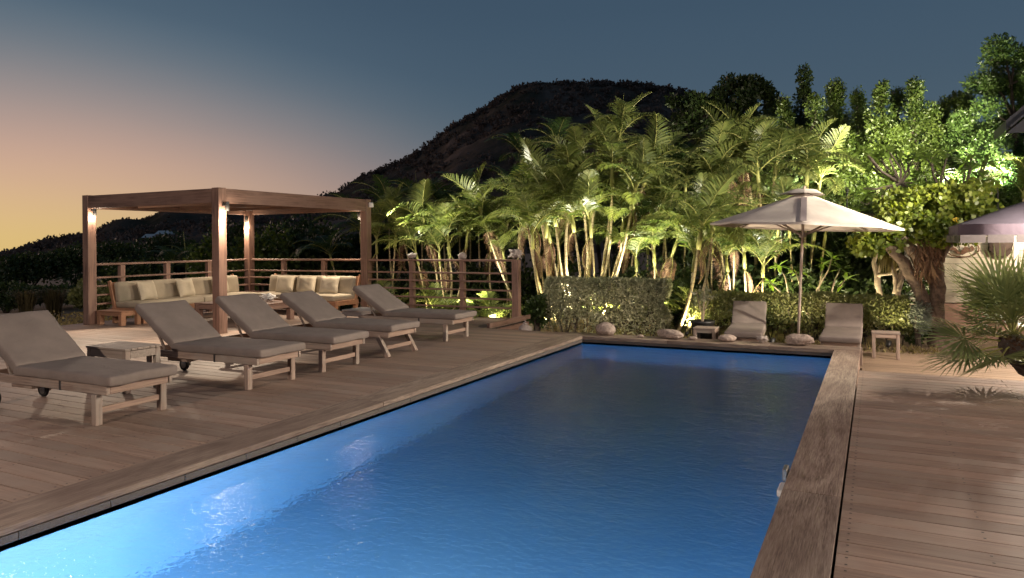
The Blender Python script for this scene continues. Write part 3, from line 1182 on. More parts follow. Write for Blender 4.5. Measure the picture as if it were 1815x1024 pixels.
# ------------------------------------------------------------------ sun loungers
def lounger(loc, rz, label, group, wid=.72, back=33, blen=.80, lean=0.0, seed=0, xhead=-1.0, tray=True):
    r = thing('sun_lounger', loc, label, 'sun lounger', rz, group)
    hw = wid / 2
    for s in (-1, 1):
        link('side_rail', MB().box((0, 0, 0), (.98 - xhead, .038, .082), .005).mesh('side_rail', TEAK), r, ((.98 + xhead) / 2, s * (hw - .03), .327))
        top, bot = (.83 - lean * .3, s * (hw - .02), .30), (.83 + lean, s * (hw - .02), 0)
        if lean:
            link('leg', MB().beam(top, bot, .065, .065, up=(1, 0, 0)).mesh('leg', TEAKZ), r)
        else:
            link('leg', MB().box((0, 0, .143), (.068, .068, .286), .005).mesh('leg', TEAKZ), r, (bot[0], bot[1], 0))
        link('leg', MB().box((0, 0, .1), (.07, .032, .24), .004).mesh('leg', TEAKZ), r, (xhead + .07, s * (hw - .075), .08))
        w = MB()
        w.lathe([(.0, -.018), (.05, -.018), (.055, -.014), (.055, .014), (.05, .018), (0, .018)], n=14, mi=1)
        w.lathe([(.050, -.019), (.068, -.021), (.080, -.012), (.080, .012), (.068, .021), (.050, .019)], n=18, mi=0)
        me = w.mesh('wheel', [RUBBER, GREYMETAL], True)
        link('wheel', me, r, (xhead + .05, s * (hw - .115), .08), (math.pi / 2, 0, 0))
        link('bracket', MB().box((0, 0, 0), (.03, .046, .088), .002).mesh('bracket', DARKMETAL), r, (.30, s * (hw - .03), .327))
    link('stretcher', MB().box((0, 0, 0), (.03, wid - .11, .055), .004).mesh('stretcher', TEAKY), r, (.83 + lean * .55, 0, .135))
    link('end_rail', MB().box((0, 0, 0), (.036, wid - .104, .075), .004).mesh('end_rail', TEAKY), r, (.955, 0, .327))
    link('end_rail', MB().box((0, 0, 0), (.036, wid - .104, .075), .004).mesh('end_rail', TEAKY), r, (xhead + .02, 0, .327))
    sm = MB().box((0, 0, 0), (.07, wid - .106, .016), .003).mesh('seat_slat', TEAKY)
    for i in range(11):
        link('seat_slat', sm, r, (-.40 + i * .128, 0, .358))
    if tray:
        tr = MB()
        tr.box((0, 0, -.02), (.34, wid - .2, .012), .003).box((0, -(hw - .10), 0), (.34, .014, .05), .003).box((0, hw - .10, 0), (.34, .014, .05), .003)
        tr.box((.165, 0, 0), (.014, wid - .215, .05), .003).box((-.165, 0, 0), (.014, wid - .215, .05), .003)
        tr.build('tray', TEAK, r).location = (-.42, -.02, .258)
    # seat cushion
    link('seat_cushion', soft_box(1.49, wid + .01, .098, .028, (30, 13, 2), .004, .008, seed, 3.4).mesh('seat_cushion', TAUPE, True), r, (.305, 0, .366 + .051))
    a = rad(back)
    bx = link('backrest', None, r, (-.44, 0, .372), (0, a, 0))
    # local -X runs up the back
    bf = MB()
    for s in (-1, 1):
        bf.box((-blen / 2 + .02, s * (hw - .075), 0), (blen, .036, .034), .004)
    for i in range(7):
        bf.box((-.05 - i * (blen - .08) / 6, 0, .012), (.06, wid - .192, .014), .003)
    bfo = bf.build('back_frame', TEAK, r)
    bfo.location, bfo.rotation_euler = (-.44, 0, .372), (0, a, 0)
    bpy.data.objects.remove(bx)
    Rm = Euler((0, a, 0)).to_matrix()
    c = Vector((-.44, 0, .372)) + Rm @ Vector((-blen / 2 - .015, 0, .075))
    link('back_cushion', soft_box(blen + .03, wid + .01, .10, .028, (18, 13, 2), .006, .009, seed + 9, 3.6).mesh('back_cushion', TAUPE, True), r, tuple(c), (0, a, 0))
    p1 = Vector((-.44, 0, .372)) + Rm @ Vector((-blen * .62, 0, -.015))
    for s in (-1, 1):
        link('prop', MB().beam((p1.x, s * (hw - .115), p1.z), (p1.x - .02 + .22, s * (hw - .115), .33), .028, .028).mesh('prop', TEAK), r)
    return r


LG = 'sun loungers in a row beside the pool'
LX = -7.25
lounger((LX + .0, 4.55, 0), rad(.6), 'taupe cushioned teak lounger nearest the camera, in front of the slatted side table', LG, back=35, seed=1)
lounger((LX + .03, 6.33, 0), rad(0), 'taupe cushioned teak lounger just behind the slatted side table', LG, back=33, seed=2)
lounger((LX + .03, 7.56, 0), rad(0), 'taupe cushioned teak lounger whose backrest stands before the near pergola post', LG, back=34, seed=3)
lounger((LX - .02, 8.87, 0), rad(-.4), 'taupe cushioned teak lounger with splayed slanting front legs', LG, back=30, lean=.14, seed=4)
lounger((LX - .04, 10.67, 0), rad(0), 'taupe cushioned teak lounger furthest along the row, before the railing', LG, back=31, seed=5)
FG = 'two loungers facing the pool under the parasol'
lounger((-2.08, 13.55, -.35), rad(-90 + 5), 'taupe lounger facing the pool beside the small dark stool and black pot', FG, wid=.60, back=37, seed=6, tray=False, blen=.60, xhead=-.9)
lounger((-.51, 13.55, -.35), rad(-90), 'taupe lounger facing the pool at the pool corner beside the pale stool', FG, wid=.60, back=38, seed=7, tray=False, blen=.60, xhead=-.9)


# ------------------------------------------------------------------ tables and stools
def side_table(name, loc, rz, L, Wd, H, label, mats, cat='side table', nsl=6, leg=.06, group=None, apron=.085):
    mx_, my_, mz_ = mats
    r = thing(name, loc, label, cat, rz, group)
    for sx in (-1, 1):
        for sy in (-1, 1):
            link('leg', MB().box((0, 0, (H - .026) / 2), (leg, leg, H - .028), .004).mesh('leg', mz_), r, (sx * (L / 2 - leg / 2 - .008), sy * (Wd / 2 - leg / 2 - .008), 0))
    for s in (-1, 1):
        link('apron', MB().box((0, 0, 0), (L - 2 * leg - .02, .022, apron), .003).mesh('apron', mx_), r, (0, s * (Wd / 2 - .022), H - .03 - apron / 2))
        link('apron', MB().box((0, 0, 0), (.022, Wd - 2 * leg - .02, apron), .003).mesh('apron', my_), r, (s * (L / 2 - .022), 0, H - .03 - apron / 2))
    w = Wd / nsl
    me = MB().box((0, 0, 0), (L, w - .005, .024), .003).mesh('top_slat', mx_)
    for i in range(nsl):
        link('top_slat', me, r, (0, -Wd / 2 + w * (i + .5), H - .012))
    return r


WOODS = (TEAK, TEAKY, TEAKZ)
side_table('side_table', (-7.80, 5.46, 0), 0, .70, .46, .50, 'weathered slatted teak side table between the first two loungers', (TEAKG, TEAKG, TEAKZ))
side_table('side_table', (-8.60, 10.95, 0), .05, .66, .64, .42, 'whitish low side table standing between the last two loungers', (PALEW, PALEW, PALEW))
side_table('stool', (-2.78, 13.4, -.35), 0, .40, .36, .42, 'small dark wooden stool in front of the black pot', WOODS, 'stool', 4, .05, apron=.06)
side_table('stool', (.145, 13.72, -.35), 0, .43, .36, .44, 'small pale wooden stool standing beside the corner lounger on the lower terrace', WOODS, 'stool', 4, .052, apron=.06)
SW = (SOFAW, SOFAW, SOFAW)
side_table('bench', (-14.22, 9.93, 0), 0, .80, .62, .30, 'low wooden end table glowing at the foot of the left pergola post', SW, 'table', 4, .10, apron=.07)
ct = side_table('coffee_table', (-12.35, 11.5, 0), 0, 1.75, 1.2, .40, 'low red hardwood coffee table between the two sofas under the pergola', (REDX, REDY, REDZ), 'table', 7, .12, apron=.10)
rock('coral', (-12.0, 11.85, .40), (.26, .2, .12), 'white branching coral ornament on the coffee table', 'coral', 21, WHITE, amp=.4, spikes=1.8)


# ------------------------------------------------------------------ sofas
def sofa(loc, rz, L, label, nseat, ends=(True, True)):
    """sofa along local X, facing local -Y; back at +Y"""
    r = thing('sofa', loc, label, 'sofa', rz, 'sofas round the lounge corner')
    D, SH = .86, .30
    for s in (-1, 1):
        for y in (-.36, .36):
            link('leg', MB().box((0, 0, SH / 2 - .02), (.09, .09, SH - .04), .004).mesh('leg', SOFAW), r, (s * (L / 2 - .06), y, 0))
    link('seat_rail', MB().box((0, 0, 0), (L, .03, .11), .004).mesh('seat_rail', SOFAW), r, (0, -D / 2 + .02, SH - .02))
    link('seat_rail', MB().box((0, 0, 0), (L, .03, .11), .004).mesh('seat_rail', SOFAW), r, (0, D / 2 - .04, SH - .02))
    for s in (-1, 1):
        link('end_board', MB().box((0, 0, 0), (.03, D - .10, .11), .004).mesh('end_board', SOFAW), r, (s * (L / 2 - .016), -.01, SH - .02))
    ns = 8
    me = MB().box((0, 0, 0), (L - .07, .08, .018), .003).mesh('seat_slat', SOFAW)
    for i in range(ns):
        link('seat_slat', me, r, (0, -D / 2 + .08 + i * .098, SH + .022))
    lean = .16
    for s in (-1, 1):
        link('back_support', MB().beam((s * (L / 2 - .02), D / 2 - .14, SH - .08), (s * (L / 2 - .02), D / 2 + .02 + lean * .3, .90), .035, .085, up=(0, 1, 0)).mesh('back_support', SOFAW), r)
    link('back_board', MB().box((0, 0, 0), (L - .08, .025, .42), .004).mesh('back_board', SOFAW), r, (0, D / 2 - .02, .66), (-lean, 0, 0))
    w = (L - .06) / nseat
    for i in range(nseat):
        x = -L / 2 + .03 + w * (i + .5)
        link('seat_cushion', soft_box(w - .012, D - .06, .125, .035, (10, 9, 2), .012, .005, i + L, 3).mesh('seat_cushion', BEIGE, True), r, (x, -.06, SH + .035 + .064))
        link('back_cushion', soft_box(w - .015, .44, .15, .05, (10, 6, 2), .02, .006, i + L + 5, 3).mesh('back_cushion', BEIGE, True), r, (x, D / 2 - .13, SH + .16 + .20), (rad(90) - lean, 0, 0))
    return r


sofa((-14.2, 11.62, 0), rad(90), 3.35, 'long beige cushioned sofa along the outer railing under the pergola', 2)
sofa((-12.42, 13.37, 0), 0, 2.75, 'beige cushioned sofa along the back railing under the pergola', 3)


def throw(loc, rz, lean, label, seed, s=.46):
    return link('pillow', pillow(s * 1.08, s * .92, .17, seed).mesh('pillow', PILLOW, True), None, loc, (lean, 0, rz), label=label, cat='pillow', group='throw pillows on the sofas')


zc = .46 + .215
throw((-14.2, 10.5, zc), rad(90 + 14), -.30, 'beige throw pillow at the open end of the long sofa nearest the pergola post', 1)
throw((-14.22, 11.5, zc), rad(90 + 10), -.30, 'beige throw pillow in the middle of the long sofa', 2)
throw((-14.24, 12.5, zc), rad(90 + 6), -.28, 'beige throw pillow on the long sofa near the inner corner', 3)
throw((-13.02, 13.40, zc), rad(12), -.32, 'beige throw pillow on the back sofa nearest the inner corner', 4)
throw((-12.32, 13.40, zc), rad(10), -.30, 'beige throw pillow in the middle of the back sofa', 5)
throw((-11.62, 13.40, zc), rad(14), -.34, 'beige throw pillow on the back sofa nearest its outer end', 6)


# ------------------------------------------------------------------ parasols
def parasol(loc, R, sides, zrim, ztop, label, cmat, rot0, tilt=(0, 0), valance=0.0, vmat=None, pole_r=.024, group=None):
    r = thing('parasol', loc, label, 'parasol', 0, group)
    Rm = Euler((tilt[0], tilt[1], 0)).to_matrix()
    ang = [rot0 + 2 * math.pi * k / sides for k in range(sides)]

    def T(x, y, z):
        return tuple(Rm @ Vector((x, y, z)))
    # canopy: cloth panels sagging slightly between the ribs
    m2 = MB()
    nrad, nsub = 10, 6
    rows_ = []
    for i in range(nrad + 1):
        t_ = .03 + .97 * i / nrad
        row = []
        for k in range(sides):
            a0, a1 = ang[k], ang[(k + 1) % sides]
            if a1 < a0:
                a1 += 2 * math.pi
            for q in range(nsub):
                f_ = q / nsub
                p0 = Vector((math.cos(a0), math.sin(a0), 0))
                p1 = Vector((math.cos(a1), math.sin(a1), 0))
                p = p0.lerp(p1, f_) * R * t_
                sag = math.sin(math.pi * f_) * t_
                p *= 1 - .02 * sag
                z = ztop + (zrim - ztop) * (t_ ** .96) - .022 * sag * (1 - t_ * .6)
                row.append((p.x, p.y, z))
        rows_.append(row)
    n = sides * nsub
    V = [T(*p) for row in rows_ for p in row]
    Fs = [(i * n + k, (i + 1) * n + k, (i + 1) * n + (k + 1) % n, i * n + (k + 1) % n) for i in range(nrad) for k in range(n)]
    m2.add(V, Fs)
    m2.build('canopy', cmat, r, True)
    # hem / valance
    m2 = MB()
    hang = valance if valance else .035
    V = []
    for p in rows_[-1]:
        V.append(T(p[0] * 1.001, p[1] * 1.001, p[2] + .002))
    for p in rows_[-1]:
        V.append(T(p[0] * 1.004, p[1] * 1.004, p[2] - hang))
    m2.add(V, [(k, n + k, n + (k + 1) % n, (k + 1) % n) for k in range(n)])
    m2.build('valance', vmat or cmat, r, True)
    # vent cap
    m2 = MB()
    V, Fs = [], []
    for i, (rr, z) in enumerate([(.02, ztop + .055), (R * .12, ztop + .04), (R * .235, ztop - .045)]):
        for k in range(sides):
            wv = 1 + (.10 * math.sin(k * 2.4) if i == 2 else 0)
            V.append(T(math.cos(ang[k]) * rr * wv, math.sin(ang[k]) * rr * wv, z + (.012 * math.sin(k * 3.1) if i == 2 else 0)))
    Fs = [(i * sides + k, (i + 1) * sides + k, (i + 1) * sides + (k + 1) % sides, i * sides + (k + 1) % sides) for i in range(2) for k in range(sides)]
    Fs.append(tuple(range(sides)))
    m2.add(V, Fs)
    m2.build('vent_cap', cmat, r, False)
    MB().lathe([(.0, .06), (.02, .05), (.024, .02), (.018, 0)], T(0, 0, ztop + .05), 10).build('finial', TEAKZ, r, True)
    hub = .20
    zh = zrim - .16
    for k in range(sides):
        a = ang[k]
        e = Vector((math.cos(a), math.sin(a), 0))
        pa, pb = e * .05 + Vector((0, 0, ztop - .07)), e * (R * .985) + Vector((0, 0, zrim - .022))
        link('rib', MB().beam(T(*pa), T(*pb), .022, .03).mesh('rib', TEAK), r)
        pm = pa.lerp(pb, .56)
        q0 = e * .045 + Vector((0, 0, zh))
        link('strut', MB().beam(T(*q0), T(pm.x, pm.y, pm.z - .02), .02, .026).mesh('strut', TEAK), r)
    MB().lathe([(.026, -.05), (.055, -.04), (.06, 0), (.05, .04), (.026, .05)], T(0, 0, zh), 14).build('hub', TEAKZ, r, True)
    MB().tube([T(0, 0, 0.02), T(0, 0, 1.2), T(0, 0, ztop)], pole_r, 12).build('pole', TEAKZ, r, True)
    MB().lathe([(.0, .09), (.035, .09), (.04, .05), (.22, .045), (.23, .0), (0, 0)], (0, 0, .0), 20).build('base', DARKMETAL, r, True)
    return r, T, ang


PY = 13.75
pr, T, ang = parasol((-1.25, PY, -.38), 1.60, 8, 2.285, 2.89, 'large taupe octagonal parasol standing between the two loungers at the end of the pool', CANOPY, rad(-90 + 5.0), (rad(-1.3), rad(2.6)))
# a darker strip laid along the seam that faces the house
a = ang[0]
e = Vector((math.cos(a), math.sin(a), 0))
m2 = MB()
pts = []
for t_ in np.linspace(.2, .985, 9):
    p = e * 1.60 * t_
    pts.append(Vector((p.x, p.y, 2.89 + (2.285 - 2.89) * (t_ ** .96) + .012)))
side = Vector((-e.y, e.x, 0))
V = []
for p in pts:
    V += [T(*(p + side * .045)), T(*(p - side * .045))]
m2.add(V, [(2 * i, 2 * i + 1, 2 * i + 3, 2 * i + 2) for i in range(len(pts) - 1)])
m2.build('seam_strip', simple('dark_strip', (.20, .16, .17), .85), pr, label='darker strip down the front seam')

p2, T2, ang2 = parasol((2.75, 14.55, -.38), 2.25, 4, 2.25, 2.84, 'purple grey square parasol with a hanging valance before the white boarded wall', PURPLE, rad(45), (0, 0), .17, PURPLED)
m2 = MB()
h = 1.59
for (xa, ya, xb, yb) in [(-h, -h, h, -h), (-h, -h, -h, h)]:
    for i in range(9):
        f0, f1 = i / 9 + .004, (i + 1) / 9 - .004
        a0, a1 = (xa + (xb - xa) * f0, ya + (yb - ya) * f0), (xa + (xb - xa) * f1, ya + (yb - ya) * f1)
        m2.add([(a0[0] * 1.006, a0[1] * 1.006, 2.085), (a1[0] * 1.006, a1[1] * 1.006, 2.085), (a1[0] * 1.01, a1[1] * 1.01, 1.965), (a0[0] * 1.01, a0[1] * 1.01, 1.965)], [(0, 1, 2, 3)])
m2.build('lower_fringe', CLEAR, p2)

# ------------------------------------------------------------------ house
HYW = 17.5
hs = thing('house', (4.2, HYW, GZ), 'white horizontal boarded house wall with a slate roof corner behind the ivy tree', 'house')


def hl(x, y, z):
    return (x - 4.2, y - HYW, z - GZ)


XW0 = .62
bh = .135
bme = MB().box((0, 0, 0), (8.0, .024, bh - .006), .004).mesh('siding_board', SIDING)
zb = .32
for i in range(13):
    link('siding_board', bme, hs, hl(XW0 + 4.0, HYW - (.0 if i % 2 else .001), zb + bh * (i + .5)), (rad(2.2), 0, 0))
MB().box(hl(XW0 + 4.0, HYW + .5, .85), (7.94, .94, 2.5), .01).build('wall_core', DARKBARK, hs)
MB().box(hl(XW0 + 4.0, HYW + .42, 2.12), (8.2, 1.3, .07), .01).build('annex_roof', ROOF, hs)
MB().box(hl(7.0, HYW + 2.6, 1.75), (7.0, 3.2, 4.3), .01).build('upper_wall', SIDING, hs)
MB().box(hl(XW0 + 4.0, HYW - .03, -.05), (8.1, .12, .70), .01).build('plinth', PLINTH, hs)
MB().box(hl(XW0 - .02, HYW - .02, 1.19), (.09, .09, 1.78), .006).build('corner_trim', WHITE, hs)
MB().box(hl(2.52, HYW - .05, 1.19), (.09, .05, 1.78), .006).build('corner_trim', WHITE, hs)
# gabled roof corner, high up
m2 = MB()
xa, xm, xb = 2.28, 6.4, 10.5
ze, zr = 3.93, 7.73
for (dz0, dz1, ya, yb) in [(0, -.20, HYW - .7, HYW + .9)]:
    m2.add([(q[0] - 4.2, q[1] - HYW, q[2] - GZ) for q in [(xa, ya, ze), (xm, ya, zr), (xm, yb, zr), (xa, yb, ze), (xa, ya, ze + dz1), (xm, ya, zr + dz1), (xm, yb, zr + dz1), (xa, yb, ze + dz1)]],
           [(0, 1, 2, 3), (7, 6, 5, 4), (0, 4, 5, 1), (1, 5, 6, 2), (2, 6, 7, 3), (3, 7, 4, 0)])
m2.build('roof', ROOF, hs)
m2 = MB()
g0, g1 = HYW - .62, HYW - .56
m2.add([(q[0] - 4.2, q[1] - HYW, q[2] - GZ) for y_ in (g0, g1) for q in [(xa + .02, y_, ze - .24), (xm, y_, zr - .2), (2 * xm - xa, y_, ze - .24)]], [(0, 2, 1), (3, 4, 5), (0, 1, 4, 3), (1, 2, 5, 4), (2, 0, 3, 5)])
m2.build('gable_panel', ROOF, hs)
MB().beam(hl(xa + .05, HYW - .72, ze - .14), hl(xm, HYW - .72, zr - .14), .04, .2, up=(0, -1, 0)).build('barge_board', ROOF, hs)
MB().box(hl(6.5, HYW - .2, 3.64), (7.6, .9, .10), .01).build('soffit', ROOF, hs)
g = thing('flood_lamp', (3.0, HYW - .2, 3.50), 'flood lamp under the soffit of the roof corner aimed at the tall trees', 'lamp', 0, 'house flood lamps')
MB().box((0, 0, .05), (.06, .06, .08), .005).build('bracket', DARKMETAL, g)
MB().box((0, .04, -.03), (.18, .10, .10), .012).build('housing', DARKMETAL, g)
MB().box((-.06, .10, -.03), (.12, .012, .08), .003, Euler((0, 0, .6)).to_matrix()).build('lens', LAMPGLOW, g)
spot_light('flood_light', (2.9, HYW + .02, 3.42), (-.6, 22, 4.6), 2800, (1.0, .93, .66), 76, .6, .05)
# oval iron fish ornament on the wall
orn = thing('wall_ornament', (1.60, HYW - .06, 1.44), 'oval rusty iron wall ornament with a fish shape on the white boarding', 'ornament')
pts = [(.29 * math.cos(q), 0, .17 * math.sin(q)) for q in np.linspace(0, 2 * math.pi, 33)]
MB().tube(pts, .014, 6, False).build('ring', RUST, orn, True)
fish = [(-.22, .05), (-.12, .02), (-.06, -.05), (.0, -.02), (.05, .05), (.12, .02), (.17, .07), (.22, .0), (.17, -.06), (.08, -.08), (.0, -.13), (-.10, -.10), (-.15, -.03), (-.22, -.03)]
m2 = MB()
nf = len(fish)
m2.add([(x, -.008, z) for x, z in fish] + [(x, .008, z) for x, z in fish], [tuple(range(nf)), tuple(range(2 * nf - 1, nf - 1, -1))] + [(i, (i + 1) % nf, nf + (i + 1) % nf, nf + i) for i in range(nf)])
m2.build('fish', RUST, orn)
rock('driftwood', (2.26, HYW - .14, 1.28), (.42, .16, .46), 'dark lump of driftwood hung on the white boarded wall', 'driftwood', 31, BLACKWOOD, amp=.35)


# ------------------------------------------------------------------ garden lamps (spike lights that light the planting)
def spike_lamp(loc, target, power, label, color=PALMC, angle=120):
    g = thing('garden_lamp', loc, label, 'lamp', 0, 'garden spike lamps')
    d = (Vector(target) - Vector(loc)).normalized()
    q = d.to_track_quat('Z', 'Y').to_matrix()
    MB().tube([(0, 0, min(-.02, GZ - loc[2])), (0, 0, .12)], .012 if loc[2] < 1 else .022, 8).build('spike', DARKMETAL, g)
    hz = Vector((0, 0, .15))
    m2 = MB()
    tmp = MB().lathe([(.0, -.06), (.035, -.06), (.045, -.03), (.045, .06), (.039, .06), (.039, .045), (0, .045)], n=12)
    m2.add([tuple(q @ Vector(v) + hz) for v in tmp.v], tmp.f)
    m2.build('head', DARKMETAL, g, True)
    m2 = MB()
    tmp = MB().lathe([(.0, .05), (.038, .05)], n=12)
    m2.add([tuple(q @ Vector(v) + hz) for v in tmp.v], tmp.f)
    m2.build('lens', LAMPGLOW, g)
    p = Vector(loc) + hz + d * .08
    spot_light('garden_light', tuple(p), tuple(p + d), power, color, angle, .7, .05)


for (loc, tg, k, lab) in [
    ((-9.6, 14.7, GZ), (-9.9, 16.4, 2.0), .9, 'small spike lamp behind the railing lighting the palms by the pergola'),
    ((-7.9, 14.6, GZ), (-8.1, 16.6, 2.2), 1.0, 'small spike lamp behind the railing lighting the middle palms'),
    ((-5.3, 15.45, GZ), (-5.9, 16.7, 3.2), 1.5, 'small spike lamp behind the tall hedge under the thick palm clump'),
    ((-6.75, 14.75, GZ), (-6.3, 16.3, 2.5), .7, 'small spike lamp beside the end of the tall hedge'),
    ((-3.5, 15.0, GZ), (-3.5, 16.8, 2.4), .9, 'small spike lamp between the tall and the low hedge'),
    ((-1.7, 16.0, GZ), (-2.0, 18.2, 2.6), 1.3, 'small spike lamp behind the low hedge under the parasol'),
    ((-.2, 16.1, GZ), (-.5, 17.6, 2.6), .4, 'small spike lamp behind the low hedge near the pale trunks')]:
    spike_lamp(loc, tg, P_PALM * k, lab)
for (loc, tg, k, lab) in [((-6.1, 15.3, GZ), (-6.2, 16.4, 4.2), 1.3, 'narrow spike lamp aimed at the crowns of the thick palm clump'), ((-4.3, 15.4, GZ), (-4.9, 16.5, 4.4), 1.3, 'narrow spike lamp behind the end of the tall hedge aimed high into the palms'),
                          ((-2.6, 15.95, GZ), (-2.8, 18.3, 4.0), 1.2, 'narrow spike lamp aimed at the silver palm crowns'), ((-8.6, 14.5, GZ), (-8.7, 16.4, 3.0), .8, 'narrow spike lamp aimed at the crowns behind the railing')]:
    spike_lamp(loc, tg, P_PALM * k * 3.6, lab, (1, .95, .78), 75)
for (loc, tg, k, lab, cl) in [
    ((.5, 18.9, 2.7), (.1, 21.6, 4.8), 1.1, 'garden lamp behind the annex aimed up at the tallest bright tree', (1, .93, .62)),
    ((-.6, 19.2, 2.7), (-1.0, 22.2, 4.8), .75, 'garden lamp behind the ivy tree aimed up at the lit trees nearest the parasol', (1, .94, .66)),
    ((1.5, 18.9, 2.7), (1.3, 21.8, 4.6), .9, 'garden lamp behind the annex aimed up at the tree below the wire', (1, .94, .66)),
    ((2.4, 18.9, 2.7), (2.8, 21.8, 4.8), 1.3, 'garden lamp behind the annex aimed up at the broad glossy tree', (.95, 1, .80)),
    ((-2.2, 20.2, 2.7), (-1.8, 23.5, 5.0), .8, 'garden lamp behind the palms aimed up at the dark slim tree', (1, .93, .66)),
    ((-2.4, 20.0, 1.2), (-1.8, 24, 4.5), .5, 'garden lamp behind the palms aimed at the dark columnar trees', (1, .93, .62)),
    ((1.5, 18.0, 2.16), (.9, 17.6, 4.0), .10, 'small lamp on the low annex roof under the plumeria crown', (1, .93, .66)),
    ((.75, 16.9, GZ), (.6, 17.0, 3.2), .11, 'garden lamp at the corner of the wall aimed up into the ivy', (1, .93, .66)),
    ((-1.75, 14.35, GZ), (-1.2, 15.0, 1.2), .24, 'small lamp on the soil under the parasol lighting the low hedge', WARM),
    ((-5.0, 13.1, GZ), (-5.0, 14.6, .4), .13, 'small added lamp on the soil between the pool edge and the tall hedge', WARM),  # added to brighten the front of the tall hedge
    ((.2, 14.75, GZ), (.9, 15.5, 2.0), .09, 'small lamp beside the pale stool aimed up at the ivy', PALMC)]:
    spike_lamp(loc, tg, P_TREE * k, lab, cl, 110)

# house lamps: eave flood light, wall washer, and two added fill lamps out of view
def bulkhead(loc, label, power, radius=.10, color=WARM):
    g = thing('wall_lamp', loc, label, 'lamp', 0, 'house wall lamps')
    MB().box((0, .03, .07), (.26, .10, .05), .01).build('housing', DARKMETAL, g)
    MB().lathe([(0, -.05), (.06, -.04), (.085, 0), (.085, .04), (0, .04)], (0, 0, 0), 16).build('globe', LAMPGLOW, g, True)
    point_light('house_light', (loc[0], loc[1] - .0, loc[2] - .16), power, color, radius)


bulkhead((2.95, 12.4, 2.45), 'lamp on the tall post beside the purple parasol', P_EAVE, .05, (1.0, .86, .70))
for (tg, pw, an, lab) in [((.75, 16.6, 2.6), 700, 44, 'flood lamp on the tall post aimed at the ivy and plumeria'),
                          ((-3.6, 17.5, 2.6), 4000, 52, 'flood lamp on the tall post aimed across at the palms'),
                          ((-6.3, 7.6, 0), 2500, 62, 'flood lamp on the tall post aimed down at the lounger deck'), ((-4.2, 14.7, .3), 1500, 36, 'flood lamp on the tall post aimed along the clipped hedges')]:
    zl = 3.36 + .14 * ('palms' in lab) + .28 * ('deck' in lab) - .14 * ('hedges' in lab)
    g = thing('flood_lamp', (2.88, 12.5, zl), lab, 'lamp', 0, 'flood lamps on the tall post')
    d = (Vector(tg) - Vector((2.88, 12.5, zl))).normalized()
    q = d.to_track_quat('Z', 'Y').to_matrix()
    MB().box((0, 0, 0), (.16, .09, .07), .01, q).build('housing', DARKMETAL, g)
    MB().box(tuple(d * .04), (.13, .07, .012), .003, q).build('lens', LAMPGLOW, g)
    p = Vector((2.88, 12.5, zl)) + d * .09
    spot_light('flood_light', tuple(p), tuple(p + d), pw, (1.0, .92, .72), an, .6, .05)
MB().box((2.95, 12.56, 1.5), (.12, .12, 3.8), .006).build('lamp_post', REDZ, label='red hardwood lamp post beside the purple parasol', cat='post')
bulkhead((2.5, 16.75, 1.7), 'lamp on the white boarded wall behind the purple parasol', P_WALL, .08)
for (lx, ly, k, lab) in [(12.0, 6.5, .75, 'side deck'), (-3.5, -8.0, .50, 'pool end')]:  # unseen fill lamps, added to brighten the decks and cushions
    bulkhead((lx, ly, 5.4), 'added fill lamp on an unseen post by the ' + lab, P_FILL * k, .3, (1.0, .80, .64))
    MB().box((lx, ly + .16, 2.6), (.14, .14, 6.0), .006).build('lamp_post', REDZ, label='unseen red hardwood post carrying the added fill lamp at the ' + lab, cat='post')

#@@OBJS_END
# ------------------------------------------------------------------ palms
def frond_mesh(name, L, e0, curl, nleaf, mat, seed, llen=.36, droop=.5, vee=.35, lw=.020):
    """feather leaf: arching midrib from the origin along +X, leaflets on both sides"""
    rg = np.random.default_rng(seed)
    n = 18
    pts, tans = [], []
    p = np.zeros(3)
    twist = rg.uniform(-.25, .25)
    for i in range(n + 1):
        s = i / n
        an = e0 - curl * s ** 1.25
        yaw = twist * s * s
        tdir = np.array((math.cos(an) * math.cos(yaw), math.cos(an) * math.sin(yaw), math.sin(an)))
        pts.append(p.copy())
        tans.append(tdir)
        p = p + tdir * L / n
    pts, tans = np.array(pts), np.array(tans)
    mb_ = MB()
    mb_.tube([tuple(q) for q in pts[::2]], list(np.linspace(.014, .003, len(pts[::2]))), 5, False, 1)
    V, Fs = [], []
    for side in (-1, 1):
        for k in range(nleaf):
            s = .13 + .87 * (k + rg.uniform(-.2, .2)) / nleaf
            s = min(max(s, .1), .995)
            x = s * n
            i = min(int(x), n - 1)
            f_ = x - i
            b_ = pts[i] * (1 - f_) + pts[i + 1] * f_
            tg = unit(tans[i] * (1 - f_) + tans[i + 1] * f_)
            lat = unit(np.cross(tg, np.array((0, 0, 1.0))) * side + 1e-6)
            nrm = np.cross(lat, tg) * side
            if nrm[2] < 0:
                nrm = -nrm
            prof = (math.sin(math.pi * min(1, (s * .92 + .08))) ** .55) * (.55 + .45 * (1 - s))
            ll = llen * max(.22, prof) * rg.uniform(.85, 1.1)
            fwd = .45 + .75 * s
            d = unit(lat + tg * fwd + nrm * vee + rg.normal(size=3) * .05)
            wv = unit(np.cross(d, nrm)) * lw * .5 * (.7 + .5 * prof)
            q0 = b_
            q1 = q0 + d * ll * .40
            d2 = unit(d + np.array((0, 0, -droop * .7)))
            q2 = q1 + d2 * ll * .35
            d3 = unit(d2 + np.array((0, 0, -droop * 1.2)))
            q3 = q2 + d3 * ll * .27
            o = len(V)
            V += [q0 - wv * .35, q0 + wv * .35, q1 - wv, q1 + wv, q2 - wv * .75, q2 + wv * .75, q3]
            Fs += [(o, o + 1, o + 3, o + 2), (o + 2, o + 3, o + 5, o + 4), (o + 4, o + 5, o + 6)]
    mb_.add(V, Fs, 0)
    return mb_.mesh(name, [mat, SHAFT])


